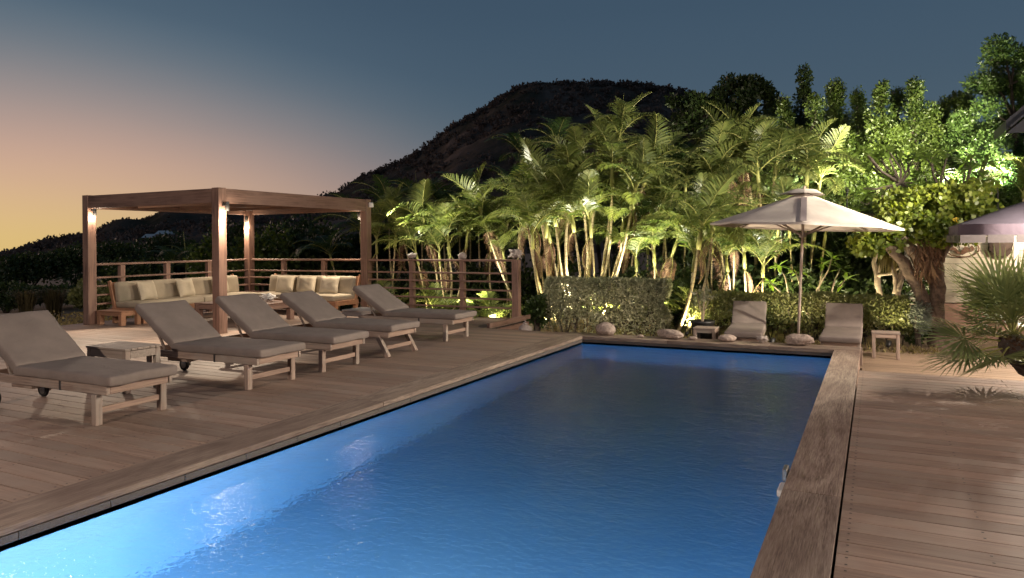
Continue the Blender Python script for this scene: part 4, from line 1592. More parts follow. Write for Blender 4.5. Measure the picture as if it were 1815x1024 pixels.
FR = [frond_mesh('frond', L, e0, cu, int(nl * .52), PALMLEAF, 40 + i, ll * 1.15, dr * 1.25, ve, .037) for i, (L, e0, cu, nl, ll, dr, ve) in enumerate([
    (1.45, 1.25, 1.9, 42, .50, .35, .45), (1.55, 1.05, 1.7, 48, .52, .45, .35), (1.60, .80, 1.7, 48, .54, .55, .25), (1.45, .45, 1.3, 44, .50, .7, .15),
    (1.35, 1.40, .9, 44, .46, .25, .55), (1.3, .1, 1.0, 40, .46, .85, .05)])]
FRD = [frond_mesh('frond', L, e0, cu, int(nl * .6), PALMSHADE, 60 + i, ll, dr, ve, .034) for i, (L, e0, cu, nl, ll, dr, ve) in enumerate([
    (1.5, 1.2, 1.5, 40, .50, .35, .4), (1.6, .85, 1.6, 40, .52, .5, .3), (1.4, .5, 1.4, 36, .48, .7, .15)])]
FDEAD = frond_mesh('dead_frond', 1.3, .3, 1.3, 30, THATCH, 90, .40, 1.1, 0)
SPEAR = MB().tube([(0, 0, 0), (.02, 0, .5), (.05, .01, 1.05)], [.016, .012, .002], 5).mesh('spear_leaf', SHAFT, True)


def palm(label, stems, seed, fr=FR, group='palms lit from below', spear=.35, nf=(7, 9), scale=1.0, cat='palm tree'):
    """stems: (base xyz, top xyz, radius)"""
    rg = random.Random(seed)
    b0 = Vector(stems[0][0])
    r = thing('palm_tree', tuple(b0), label, cat, 0, group)
    for (b_, t_, rd) in stems:
        b_, t_ = Vector(b_) - b0, Vector(t_) - b0
        ax = t_ - b_
        H = ax.length
        bow = Vector((rg.uniform(-.05, .05), rg.uniform(-.05, .05), 0)) * H
        pp, rr = [], []
        for i in range(9):
            s = i / 8
            pp.append(b_ + ax * s + bow * math.sin(math.pi * s))
            rr.append(rd * .62 * (1.18 - .38 * s) * (1.25 if i == 0 else 1))
        link('stem', MB().tube(pp, rr, 9).mesh('stem', STEM, True), r)
        up = (pp[-1] - pp[-2]).normalized()
        sh = min(.5, H * .3)
        top = pp[-1] + up * sh
        link('crown_shaft', MB().tube([pp[-1] - up * .02, pp[-1] + up * sh * .4, top], [rd * .95, rd * 1.05, rd * .5], 9).mesh('crown_shaft', SHAFT, True), r)
        n = rg.randint(*nf) + 3
        a0 = rg.uniform(0, 6.28)
        lean = up.to_track_quat('Z', 'Y')
        for k in range(n if H > 2.2 else n - 2):
            s = (k + .5) / n
            order = [4, 4, 0, 0, 0, 1, 1, 2, 2, 3]
            m_ = fr[order[min(9, int(s * 10))] % len(fr)] if len(fr) > 3 else fr[min(2, int(s * 3))]
            az = a0 + k * 2.4 + rg.uniform(-.25, .25)
            q = lean @ Euler((rg.uniform(-.12, .12), rg.uniform(-.15, .15), az)).to_quaternion()
            link('frond', m_, r, tuple(top - up * (.03 + .25 * s * s)), q.to_euler(), scale * rg.uniform(.74, 1.04))
        if fr is FR:
            for k in range(rg.choice((0, 1, 1, 2))):
                q = lean @ Euler((0, 1.15 + rg.uniform(-.1, .2), rg.uniform(0, 6.28))).to_quaternion()
                link('dead_frond', FDEAD, r, tuple(top - up * .45), q.to_euler(), scale * rg.uniform(.6, .85))
        if rg.random() < spear:
            link('spear_leaf', SPEAR, r, tuple(top - up * .1), (rg.uniform(-.15, .15), rg.uniform(-.15, .15), rg.uniform(0, 6)), rg.uniform(.7, 1.1))
    return r


def st(bx, tx, ty, Y, rd=.05, bz=GZ, dY=0.0):
    """a stem from the ground under bearing bx up to the point seen at (tx, ty), standing near Y"""
    d = ray(bx, HY)
    k = Y / d[1]
    b_ = (d[0] * k, Y, bz)
    t_ = aty(tx, ty, Y + dY)
    return (b_, tuple(t_), rd)


palm('palm with two drooping crowns right behind the outer pergola post', [st(693, 700, 440, 15.6, .04), st(728, 715, 425, 15.9, .045), st(672, 668, 450, 15.8, .035)], 1, nf=(6, 8))
palm('slim palm clump behind the middle of the railing', [st(772, 760, 430, 15.6, .04), st(790, 797, 455, 15.4, .045), st(795, 826, 440, 15.9, .04), st(760, 742, 470, 15.3, .035), st(803, 780, 470, 15.2, .03)], 2, nf=(5, 7))
palm('single palm leaning away behind the end of the railing', [st(930, 862, 405, 16.0, .045), st(905, 880, 440, 16.6, .04)], 3, nf=(6, 8))
palm('tall palm clump of many thick ringed stems behind the tall hedge',
     [st(985, 935, 395, 15.3, .055, dY=.3), st(1002, 958, 370, 15.5, .06), st(1010, 985, 400, 15.4, .05), st(1020, 1008, 360, 15.6, .06), st(1032, 1028, 330, 15.9, .055), st(1040, 1060, 300, 16.2, .06),
      st(1046, 1085, 330, 16.0, .055), st(1052, 1095, 270, 16.5, .05), st(1055, 1120, 370, 15.8, .065), st(1000, 975, 430, 15.2, .045), st(1060, 1140, 330, 16.6, .05), st(975, 945, 440, 15.0, .04), st(990, 968, 420, 15.1, .04), st(1025, 1018, 410, 15.3, .045), st(1038, 1048, 420, 15.4, .04), st(1070, 1102, 420, 16.2, .045)], 4, nf=(6, 8), scale=1.0)
palm('palm with lone bare stem rising behind the tall hedge', [st(1180, 1176, 395, 17.2, .05), st(1163, 1150, 370, 17.4, .045)], 5, nf=(7, 8))
palm('palm with two crooked pale stems at the gap between the hedges', [st(1196, 1238, 440, 15.05, .055), st(1212, 1262, 420, 15.4, .05), st(1226, 1228, 480, 15.6, .035)], 6, nf=(6, 7))
palm('tall palm clump behind the parasol, silver fronds at the top', [st(1318, 1290, 315, 18.2, .055), st(1335, 1322, 290, 18.6, .06), st(1350, 1345, 330, 18.2, .05), st(1366, 1372, 320, 18.8, .05), st(1305, 1270, 350, 18.0, .045), st(1345, 1310, 350, 18.8, .05)], 7, nf=(7, 9), scale=1.1)
palm('low bright palm beneath the near rim of the parasol', [st(1330, 1320, 475, 16.6, .04), st(1350, 1352, 490, 16.4, .035), st(1305, 1290, 480, 16.8, .035)], 8, nf=(6, 8), scale=.95)
palm('palm with upright fronds showing above the parasol top', [st(1425, 1430, 330, 19.5, .05), st(1440, 1450, 345, 19.8, .045)], 9, nf=(6, 8), scale=1.1)
palm('thin palm stems behind the parasol pole', [st(1405, 1400, 420, 17.8, .04), st(1435, 1442, 430, 17.9, .04), st(1455, 1460, 440, 18.0, .035), st(1385, 1378, 420, 18.1, .035)], 10, nf=(5, 6), scale=.85)
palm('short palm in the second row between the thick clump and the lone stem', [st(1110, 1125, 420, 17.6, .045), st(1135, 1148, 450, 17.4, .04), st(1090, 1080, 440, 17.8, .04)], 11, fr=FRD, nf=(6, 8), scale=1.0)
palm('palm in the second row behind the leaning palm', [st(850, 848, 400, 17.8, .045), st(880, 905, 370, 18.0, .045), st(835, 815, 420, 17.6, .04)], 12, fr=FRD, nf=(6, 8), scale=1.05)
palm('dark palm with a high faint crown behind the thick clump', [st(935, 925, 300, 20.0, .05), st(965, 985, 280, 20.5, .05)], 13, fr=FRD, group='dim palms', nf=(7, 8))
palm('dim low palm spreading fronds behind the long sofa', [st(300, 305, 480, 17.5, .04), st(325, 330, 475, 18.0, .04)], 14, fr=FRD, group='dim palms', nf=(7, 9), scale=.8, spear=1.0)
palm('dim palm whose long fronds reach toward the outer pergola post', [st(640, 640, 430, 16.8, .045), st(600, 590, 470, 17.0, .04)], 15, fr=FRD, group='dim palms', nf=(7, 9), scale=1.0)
palm('small palm in front of the broad tree above the purple parasol', [st(1808, 1815, 350, 18.9, .05, 1.8)], 16, nf=(7, 8), scale=.9)

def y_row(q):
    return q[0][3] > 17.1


for i, (stems, lab) in enumerate([
    ([(880, 870, 445, 16.9), (910, 920, 430, 17.0), (895, 895, 470, 16.6)], 'slim palm filling the gap behind the leaning palm and the thick clump'),
    ([(1000, 990, 460, 17.0), (1030, 1045, 440, 17.1), (965, 955, 450, 16.9)], 'slim palm in the shadowed heart of the thick clump'),
    ([(1150, 1160, 470, 16.4), (1135, 1128, 480, 16.3), (1168, 1190, 455, 16.6)], 'slim low palm just behind the end of the tall hedge'),
    ([(1270, 1262, 450, 16.9), (1290, 1300, 440, 17.2), (1255, 1248, 470, 16.8)], 'slim palm beside the crooked pale stems'),
    ([(705, 690, 400, 17.2), (735, 745, 390, 17.4)], 'palm in the second row behind the outer pergola post'),
    ([(790, 785, 395, 17.6), (812, 830, 380, 17.8)], 'palm in the second row behind the middle of the railing'),
    ([(1180, 1195, 330, 18.6), (1205, 1215, 350, 18.4), (1222, 1240, 330, 18.8)], 'tall palm in the second row left of the silver palm clump')]):
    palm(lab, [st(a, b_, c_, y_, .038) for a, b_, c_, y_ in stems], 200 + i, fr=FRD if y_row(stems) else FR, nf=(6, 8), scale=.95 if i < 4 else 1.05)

# grassy young palms at the foot of the clumps
for (px, Y, lab, s) in [(775, 15.0, 'stemless young palm behind the railing rails', .8), (1055, 16.0, 'yellowish young fronds at the foot of the thick clump', .7), (1130, 16.2, 'young palm peeping over the tall hedge', .7),
                        (870, 14.8, 'young palm by the last bay of the railing', .6), (690, 15.0, 'young palm low behind the outer pergola post', .8), (1245, 16.2, 'young palm at the start of the low hedge', .7)]:
    b_ = st(px, px, 500, Y)[0]
    r = thing('young_palm', b_, lab, 'palm', 0, 'young palms')
    rg = random.Random(px)
    for k in range(9):
        link('frond', FR[(0, 4, 1)[k % 3]], r, (rg.uniform(-.08, .08), rg.uniform(-.08, .08), .05), (0, rg.uniform(-.1, .1), k * 2.4), 1.3 * s * rg.uniform(.7, 1.1))

# ------------------------------------------------------------------ hedges
def hedge(label, x0, x1, y0, y1, z0, z1, mat, seed, n, grow=None):
    rg = np.random.default_rng(seed)
    r = thing('hedge', ((x0 + x1) / 2, (y0 + y1) / 2, GZ), label, 'hedge')
    o = np.array(r.location)
    P = []
    lx, ly, lz = x1 - x0, y1 - y0, z1 - z0
    areas = np.array([lx * ly, lx * lz, lx * lz, ly * lz, ly * lz])
    k = rg.choice(5, n, p=areas / areas.sum())
    u = rg.uniform(0, 1, (n, 3))
    dpt = np.abs(rg.normal(0, .06, n))
    dpt[: n // 4] = rg.uniform(0, .3, n // 4)
    X = x0 + u[:, 0] * lx
    Yc = y0 + u[:, 1] * ly
    Z = z0 + (u[:, 2] ** .8) * lz
    X = np.where(k == 3, x0 + dpt, np.where(k == 4, x1 - dpt, X))
    Yc = np.where(k == 1, y0 + dpt, np.where(k == 2, y1 - dpt, Yc))
    Z = np.where(k == 0, z1 - dpt, Z)
    wob = np.array([mnoise.noise(Vector((x * 1.6, y * 1.6, z * 1.6 + seed))) for x, y, z in zip(X, Yc, Z)])
    X += wob * .07
    Yc += wob * .08
    Z += np.where(Z > z1 - .25, wob * .05, 0)
    # rounded upper edges
    ez = np.clip((Z - (z1 - .15)) / .15, 0, 1)
    cxm, cym = (x0 + x1) / 2, (y0 + y1) / 2
    Yc = cym + (Yc - cym) * (1 - .14 * ez ** 2)
    X = cxm + (X - cxm) * (1 - .02 * ez ** 2)
    low = Z < z0 + lz * .25
    keep = ~(low & (rg.uniform(0, 1, n) < .55)) & (wob > -.55)
    # thin patches
    pt = np.array([mnoise.noise(Vector((x * 2.4, z * 2.4, seed * 2.0))) for x, z in zip(X, Z)])
    keep &= ~((pt < -.22) & (rg.uniform(0, 1, n) < .6))
    P = np.stack([X, Yc, Z], 1)[keep] - o
    out = unit(np.stack([X - cxm, (Yc - cym) * 3, Z - (z0 + z1) / 2], 1)[keep])
    link('foliage', leaves('foliage', P, mat, .062, .55, rg, .3, out, .7), r)
    m2 = MB()
    for i in range(int(lx * 9)):
        x, y = rg.uniform(x0 + .05, x1 - .05), rg.uniform(y0 + .1, y1 - .1)
        q = [(x, y, GZ)]
        for s in range(1, 5):
            q.append((x + rg.normal(0, .05) * s, y + rg.normal(0, .05) * s, GZ + (z1 - GZ - .08) * s / 4))
        m2.tube([(a - o[0], b_ - o[1], c_ - o[2]) for a, b_, c_ in q], [.013, .011, .009, .006, .004], 5, False)
    m2.build('stems', DARKBARK, r)
    return r


hedge('tall clipped grey green hedge behind the far end of the pool', -6.55, -3.85, 14.55, 15.15, -.30, .84, HEDGE, 1, 30000)
hedge('long low clipped bright hedge behind the two pool end loungers', -3.55, .55, 15.15, 15.75, -.15, .56, HEDGEL, 2, 30000)


def shrub(name, label, c, rr, mat, n, L, seed, group=None, trunk=True, lumps=14, w=.6, cat='shrub', gz=GZ):
    rg = np.random.default_rng(seed)
    r = thing(name, (c[0], c[1], gz), label, cat, 0, group)
    P, O = shrub_points(rg, (0, 0, c[2] - gz), rr, n, lumps)
    k = P[:, 2] > .03
    link('foliage', leaves('foliage', P[k], mat, L, w, rg, .25, O[k], .6), r)
    if trunk:
        m2 = MB()
        for i in range(5):
            a = rg.uniform(0, 6.28)
            e = (math.cos(a) * rr[0] * .5, math.sin(a) * rr[1] * .5, c[2] - gz + rr[2] * .3)
            m2.tube([(0, 0, -.05), (e[0] * .4, e[1] * .4, e[2] * .45), e], [.05, .035, .012], 6)
        m2.build('branches', DARKBARK, r)
    return r


def gx(px, Y):
    d = ray(px, HY)
    return d[0] * Y / d[1]


shrub('silver_shrub', 'small silvery shrub at the dark end of the low hedge', (.70, 15.2, .12), (.24, .24, .42), SILVER, 2600, .07, 3, lumps=8, w=.3)
shrub('shrub', 'dark low shrub in the shade between the silvery shrub and the ivy tree', (.72, 15.75, -.1), (.30, .3, .34), DARKLEAF, 2200, .08, 4, lumps=8)
shrub('shrub', 'dark glossy bush in the gap between the railing end post and the tall hedge', (-6.75, 14.6, .1), (.22, .25, .5), DARKLEAF, 900, .12, 5, lumps=6)

# dark thicket behind the palms: each bush a thing of its own
k = 0
DESC = ['behind the outer pergola post', 'behind the middle of the railing', 'behind the leaning palm', 'behind the thick palm clump', 'behind the lone stem', 'behind the crooked pale stems', 'behind the silver palm clump',
        'behind the parasol pole', 'behind the parasol rim and plumeria', 'behind the pale bare trunks', 'beside the white boarded wall']
for i, px in enumerate([655, 745, 850, 960, 1070, 1170, 1270, 1370, 1460, 1550, 1620]):
    Y = 20.3 + (i % 3) * .8 if px < 1500 else 19.0
    hgt = [2.6, 2.9, 3.1, 4.6, 4.9, 4.4, 4.2, 3.6, 3.2, 2.6, 2.4][i]
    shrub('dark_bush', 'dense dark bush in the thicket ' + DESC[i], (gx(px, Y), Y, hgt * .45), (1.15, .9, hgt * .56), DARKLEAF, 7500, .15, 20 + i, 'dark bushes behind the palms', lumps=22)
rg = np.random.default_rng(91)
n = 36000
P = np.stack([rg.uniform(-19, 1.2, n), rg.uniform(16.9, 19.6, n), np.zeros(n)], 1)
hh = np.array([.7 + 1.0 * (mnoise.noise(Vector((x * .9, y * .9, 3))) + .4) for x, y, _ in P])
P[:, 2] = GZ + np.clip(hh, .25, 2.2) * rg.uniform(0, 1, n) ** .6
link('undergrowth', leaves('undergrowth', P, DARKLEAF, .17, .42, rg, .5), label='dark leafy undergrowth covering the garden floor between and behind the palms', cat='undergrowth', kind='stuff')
# bushes beyond the outer railing and on the slope
for i, (px, Y, top, w_, lab, m_, L) in enumerate([
    (375, 16.5, 425, .9, 'dark bush with glossy leaves beyond the rail near the inner corner post', TREELEAF, .13), (470, 17.0, 405, 1.3, 'round leafy bush beyond the back sofa', TREELEAF, .14),
    (560, 18.0, 400, 1.4, 'shadowy bush behind the back sofa near the outer pergola post', DARKLEAF, .15), (160, 12.6, 500, .55, 'low yellow green bush beside the outer pergola post and sofa', HEDGEL, .11),
    (240, 15.5, 455, 1.2, 'dark bush beyond the long sofa and its end table', DARKLEAF, .13), (330, 19.0, 440, 1.5, 'dark bush under the hillside behind the long sofa', DARKLEAF, .15),
    (130, 20.0, 440, 2.2, 'wide dark green bush on the slope beside the outer pergola post', DARKLEAF, .16), (50, 19.0, 452, 2.0, 'wide dark green bush on the slope above the first lounger', DARKLEAF, .16),
    (-60, 18.0, 470, 2.2, 'dark green bush on the slope at the edge of the view', DARKLEAF, .16), (90, 14.5, 505, 1.3, 'low dark bush behind the first lounger backrest', DARKLEAF, .13),
    (10, 13.0, 500, 1.1, 'low brownish bush behind the head of the first lounger', DARKLEAF, .12), (205, 24.0, 428, 2.6, 'dark bush on the slope framed by the pergola', DARKLEAF, .18), (300, 28.0, 418, 2.4, 'dark far bush on the slope framed by the pergola', DARKLEAF, .18),
    (420, 26.0, 400, 2.6, 'dark bush on the slope behind the inner corner post', DARKLEAF, .18), (530, 28.0, 385, 3.0, 'dark bush on the slope behind the pergola roof', DARKLEAF, .2)]):
    zt = aty(px, top, Y)[2]
    cz = (zt + GZ) / 2
    shrub('bush', lab, (gx(px, Y), Y, cz), (w_, w_ * .8, (zt - GZ) * .56), m_, 5200, L, 50 + i, 'bushes beyond the railing', lumps=18)
# a fountain of dry grass, and ground cover at the deck's edge
rg = np.random.default_rng(77)
for i, (px, Y, lab) in enumerate([(45, 12.0, 'tuft of long dim ornamental grass behind the first lounger'), (95, 12.6, 'wispy dim grass tuft beside the low dark bush')]):
    r = thing('grass_tuft', (gx(px, Y), Y, GZ), lab, 'grass', 0, 'grass tufts')
    V = []
    for q in range(420):
        a, ln, out = rg.uniform(0, 6.28), rg.uniform(.6, 1.1), rg.uniform(.15, .6)
        p0 = np.array((0, 0, 0.0)) + rg.normal(0, .06, 3) * (1, 1, 0)
        d = np.array((math.cos(a), math.sin(a), 0))
        p1, p2 = p0 + d * ln * out * .5 + (0, 0, ln * .75), p0 + d * ln * out * 1.3 + (0, 0, ln * .8)
        sw = np.cross(d, (0, 0, 1)) * .006
        V += [[p0 - sw, p0 + sw, p1 + sw, p1 - sw], [p1 - sw, p1 + sw, p2 + sw * .2, p2 - sw * .2]]
    link('blades', quads_mesh('blades', np.array(V), DRYGRASS), r)
n = 2600
P = np.stack([rg.uniform(-18.5, -15.1, n), rg.uniform(8.6, 12.2, n), GZ + rg.uniform(.0, .40, n)], 1)
link('ground_cover', leaves('ground_cover', P, COVER, .08, .6, rg, .6), label='pale leafy ground cover along the outer edge of the deck', cat='ground cover', kind='stuff')
n = 1500
P = np.stack([rg.uniform(-3.6, 1.0, n), rg.uniform(14.3, 15.2, n), GZ + rg.uniform(.0, .12, n) ** 1.3], 1)
link('ground_cover', leaves('ground_cover', P, COVER, .10, .25, rg, 1.2), label='sparse dry weeds on the sandy soil before the low hedge', cat='ground cover', kind='stuff')

# ------------------------------------------------------------------ trees at the back
def tree(label, px, Y, ytop, wpx, mat, seed, n, L, shape='column', group='tall trees at the back', zlow=1.0, name='tree'):
    rg = np.random.default_rng(seed)
    x = gx(px, Y)
    zt = aty(px, ytop, Y)[2]
    dep = x * _F[0] + Y * _F[1]
    R = wpx / 2 / FPX * dep
    r = thing(name, (x, Y, GZ), label, 'tree', 0, group)
    H = zt - GZ
    m2 = MB()
    m2.tube([(0, 0, -.1), (.04 * H * rg.normal() * .3, 0, H * .4), (.03 * rg.normal(), .03, H * .93)], [.13, .09, .02], 8)
    P, O = [], []
    nl = 110 if shape == 'column' else 90
    spires = [(0.0, 0.0, 1.0)] + [(rg.uniform(-1.0, 1.0) * R, rg.uniform(-.6, .6) * R, rg.uniform(.62, .93)) for _ in range(4)]
    for i in range(nl):
        s = rg.uniform(0, 1) ** 1.15
        z = zlow + (H - zlow) * s
        if shape == 'column':
            prof = R * ((1 - s) ** .8 * (.8 + .2 * math.sin(s * 9 + seed)) + .02)
        else:
            prof = R * math.sin(math.pi * (.22 + .70 * s)) ** .6
        a = i * 2.4 + rg.uniform(-.4, .4)
        k = rg.uniform(.45, 1.0)
        c = np.array((math.cos(a) * prof * k, math.sin(a) * prof * k, z + rg.normal(0, .15)))
        rr = R * (rg.uniform(.16, .36) if shape == 'column' else rg.uniform(.2, .42)) * (1 - .45 * s) + .06
        if shape == 'column':
            sx, sy, sh = spires[0] if rg.random() < .45 else spires[rg.integers(1, 5)]
            c[0] = c[0] * (1 if sx == 0 else .55) + sx
            c[1] = c[1] * (1 if sx == 0 else .55) + sy
            c[2] = zlow + (c[2] - zlow) * sh
        p, o = blob(rg, c, (rr, rr, rr * (1.5 if shape == 'column' else .8)), int(n / nl), .45)
        P.append(p)
        O.append(o)
        if i % 3 == 0:
            m2.tube([(0, 0, max(.3, z - .5)), tuple(c * np.array((.5, .5, 1)) - (0, 0, .2)), tuple(c)], [.035, .022, .006], 5, False)
    m2.build('trunk', DARKBARK, r)
    link('crown', leaves('crown', np.concatenate(P), mat, L, .5, rg, .35, np.concatenate(O), .5), r)
    return r


tree('dark broad tree left of the dark pointed tree, above the silver palm clump', 1318, 27, 142, 165, DARKLEAF, 101, 22000, .17, 'round', zlow=2.0)
tree('dark slim pointed tree above the parasol top', 1428, 26, 138, 125, DARKLEAF, 102, 15000, .15)
tree('short lit pointed tree beside the dark slim one', 1392, 23, 180, 130, TREELEAF, 103, 22500, .092)
tree('lit pointed tree with a narrow top, second from the dark slim one', 1482, 22.5, 152, 140, TREELEAF, 104, 30000, .092)
tree('tallest bright yellow green pointed tree', 1564, 21, 146, 145, TREELEAF, 105, 36000, .092)
tree('bright pointed tree next to the overhead wire', 1624, 21.6, 168, 130, TREELEAF, 106, 27000, .092)
tree('sparse dull tree between the bright pointed trees and the broad tree', 1692, 23, 176, 110, TREELEAF, 107, 19500, .092, 'round', zlow=2.0)
tree('broad glossy tree rising behind the roof corner', 1795, 21.5, 112, 200, MANGO, 108, 63000, .092, 'round', zlow=1.5, name='broad_tree')
tree('rounded fine leaved tree under the broad tree', 1745, 19.8, 280, 110, MANGO, 109, 20000, .085, 'round', zlow=2.2, name='small_tree')
tree('lit leafy tree filling the gap left of the tallest bright tree', 1522, 22.5, 172, 140, TREELEAF, 113, 24000, .092, zlow=1.0)
tree('lit leafy tree just above the parasol apex', 1448, 22.0, 180, 140, TREELEAF, 114, 21000, .092, zlow=1.0)
tree('lit leafy tree between the two bright pointed trees', 1594, 22.5, 180, 105, TREELEAF, 115, 21000, .092, zlow=1.0)
tree('lit leafy tree below the overhead wire', 1655, 21.5, 205, 110, TREELEAF, 116, 21000, .092, zlow=1.0)
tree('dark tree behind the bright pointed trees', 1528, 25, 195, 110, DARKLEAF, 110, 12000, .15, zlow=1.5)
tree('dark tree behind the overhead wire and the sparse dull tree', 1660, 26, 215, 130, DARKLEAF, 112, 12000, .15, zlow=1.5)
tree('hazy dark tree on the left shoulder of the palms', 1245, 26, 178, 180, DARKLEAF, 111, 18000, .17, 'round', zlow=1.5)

# ------------------------------------------------------------------ plumeria: branches, every leaf an object
def leaf_mesh(name, L, w, mat, curl=.25):
    m2 = MB()
    V, Fs = [], []
    prof = [(0, .08), (.2, .55), (.45, 1), (.7, .85), (.9, .4), (1, .02)]
    for s, q in prof:
        for k in (-1, 0, 1):
            V.append((s * L, k * q * w / 2, -curl * L * s * s + abs(k) * q * w * .13))
    for i in range(len(prof) - 1):
        for k in range(2):
            o = i * 3 + k
            Fs.append((o, o + 1, o + 4, o + 3))
    m2.add(V, Fs)
    return m2.mesh(name, mat)


PL = leaf_mesh('leaf', .30, .085, PLUM)


def plumeria(label, base, tips, seed, nleaf=(9, 13), s=1.0, bark=BARKPALE, group='plumerias'):
    rg = random.Random(seed)
    b0 = Vector(base)
    r = thing('plumeria', base, label, 'plumeria', 0, group)
    m2 = MB()
    boughs = []
    if len(tips) > 15:
        for k in range(6):
            e = Vector(tips[k]) - b0
            e = e * .62 + Vector((0, 0, -.1))
            m2.tube([(0, 0, 0), tuple(e * .4 + Vector((rg.uniform(-.15, .15), rg.uniform(-.1, .1), .1))), tuple(e)], [.035, .028, .022], 7)
            boughs.append(e)
    for tp in tips:
        e = Vector(tp) - b0
        if boughs:
            q_ = min(boughs, key=lambda w_: (w_ - e).length)
            m2.tube([tuple(q_), tuple(q_.lerp(e, .5) + Vector((rg.uniform(-.12, .12), 0, -.06))), tuple(e)], [.026, .02, .014], 6)
            continue
        mid = e * .5 + Vector((rg.uniform(-.15, .15), rg.uniform(-.1, .1), -.12 * e.length * .5))
        m2.tube([(0, 0, 0), tuple(e * .2 + Vector((0, 0, -.03))), tuple(mid), tuple(e * .8 + Vector((0, 0, -.04))), tuple(e)], [.035 * s, .03 * s, .024 * s, .018 * s, .016 * s], 7)
    m2.build('branches', bark, r, True)
    for tp in tips:
        e = Vector(tp) - b0
        n = rg.randint(*nleaf)
        for k in range(n):
            el_ = rg.uniform(-.35, .9)
            link('leaf', PL, r, tuple(e - Vector((0, 0, .06)) * rg.random()), (rg.uniform(-.3, .3), -el_, k * 2.4 + rg.uniform(-.3, .3)), s * rg.uniform(.75, 1.15))
    return r


def P3(px, py, Y):
    return tuple(aty(px, py, Y))


plumeria('low plumeria with bare pale branches behind the low hedge by the parasol pole', P3(1440, 560, 16.3), [P3(1475, 455, 16.3), P3(1490, 475, 16.1), P3(1460, 465, 16.6), P3(1500, 492, 16.2), P3(1380, 470, 16.4), P3(1365, 500, 16.1), P3(1483, 520, 16.0), P3(1410, 480, 16.7)], 1, (8, 12), .85)
tips = []
rg = random.Random(8)
for i in range(44):
    tips.append(P3(rg.uniform(1515, 1750), rg.uniform(262, 378), rg.uniform(16.2, 17.9)))
plumeria('big spreading plumeria crown lit from below above the ivy tree', P3(1640, 400, 17.0), tips, 2, (9, 12), .95, DARKBARK)

# ------------------------------------------------------------------ the ivy tree
iv = thing('ivy_tree', (1.02, 15.6, GZ), 'gnarled thick trunked tree hung with ivy and dead fronds beside the white boarded wall', 'tree')
io = Vector(iv.location)


def il(px, py, Y):
    return tuple(Vector(aty(px, py, Y)) - io)


def limb(name, pts, rads, n=10, seed=0, mat=BARK):
    """tube with a lumpy, furrowed surface"""
    fine_p, fine_r = [], []
    P = [Vector(p) for p in pts]
    for i in range(len(P) - 1):
        for k in range(6):
            f_ = k / 6
            p = P[i].lerp(P[i + 1], f_)
            fine_p.append(p + Vector((mnoise.noise(p * 4 + Vector((seed, 0, 0))), mnoise.noise(p * 4 + Vector((0, seed, 0))), 0)) * rads[i] * .35)
            fine_r.append((rads[i] * (1 - f_) + rads[i + 1] * f_) * (1 + .22 * mnoise.noise(p * 6 + Vector((seed, 3, 1)))))
    fine_p.append(P[-1])
    fine_r.append(rads[-1])
    m2 = MB().tube(fine_p, fine_r, n)
    v2 = []
    for v in m2.v:
        q = Vector(v)
        d = mnoise.noise(Vector((q.x * 16, q.y * 16, q.z * 3 + seed))) * .03
        v2.append((q.x + d, q.y + d * .6, q.z))
    m2.v = v2
    return m2.mesh(name, mat, True)


link('trunk', limb('trunk', [il(1665, 625, 15.6), il(1660, 570, 15.6), il(1662, 510, 15.6), il(1655, 455, 15.6), il(1640, 410, 15.7)], [.17, .13, .13, .17, .17], 14, 1), iv)
link('limb', limb('limb', [il(1652, 580, 15.5), il(1632, 520, 15.45), il(1600, 465, 15.4), il(1572, 430, 15.4), il(1545, 405, 15.5)], [.12, .11, .10, .08, .05], 10, 2), iv)
link('limb', limb('limb', [il(1640, 470, 15.5), il(1612, 440, 15.4), il(1590, 410, 15.5)], [.14, .11, .07], 10, 3), iv)
link('limb', limb('limb', [il(1660, 460, 15.6), il(1685, 425, 15.7), il(1720, 405, 15.9)], [.13, .10, .05], 10, 4), iv)
link('limb', limb('limb', [il(1640, 420, 15.7), il(1645, 380, 16.0), il(1650, 340, 16.2)], [.18, .13, .06], 10, 5), iv)
rgn = np.random.default_rng(9)
P, O = [], []
for i in range(120):
    px, py = rgn.uniform(1528, 1745), rgn.uniform(342, 428)
    py -= 12 * max(0, (px - 1640) / 90)
    if px < 1560:
        py = rgn.uniform(395, 440)
    c = np.array(il(px, py, rgn.uniform(15.2, 16.4)))
    p, o = blob(rgn, c, (.26, .26, .17), 110, .5)
    P.append(p)
    O.append(o)
link('ivy', leaves('ivy', np.concatenate(P), IVY, .10, .85, rgn, .1, np.concatenate(O), .5), iv)
P, O = [], []
for (px, py) in [(1515, 425), (1522, 432), (1535, 428), (1545, 440), (1552, 432), (1560, 445), (1530, 420)]:
    p, o = blob(rgn, np.array(il(px, py, 15.1)), (.10, .10, .10), 30, .5)
    P.append(p)
    O.append(o)
link('ivy', leaves('ivy', np.concatenate(P), IVY, .10, .85, rgn, .1, np.concatenate(O), .5), iv)
YL = leaf_mesh('yellow_leaf', .17, .15, YELLEAF, .1)
for (px, py, Y, s) in [(1688, 388, 15.1, .7), (1706, 392, 15.2, .45)]:
    link('yellow_leaf', YL, iv, il(px, py, Y), (rad(75), rad(20), rad(10)), s)
V = []
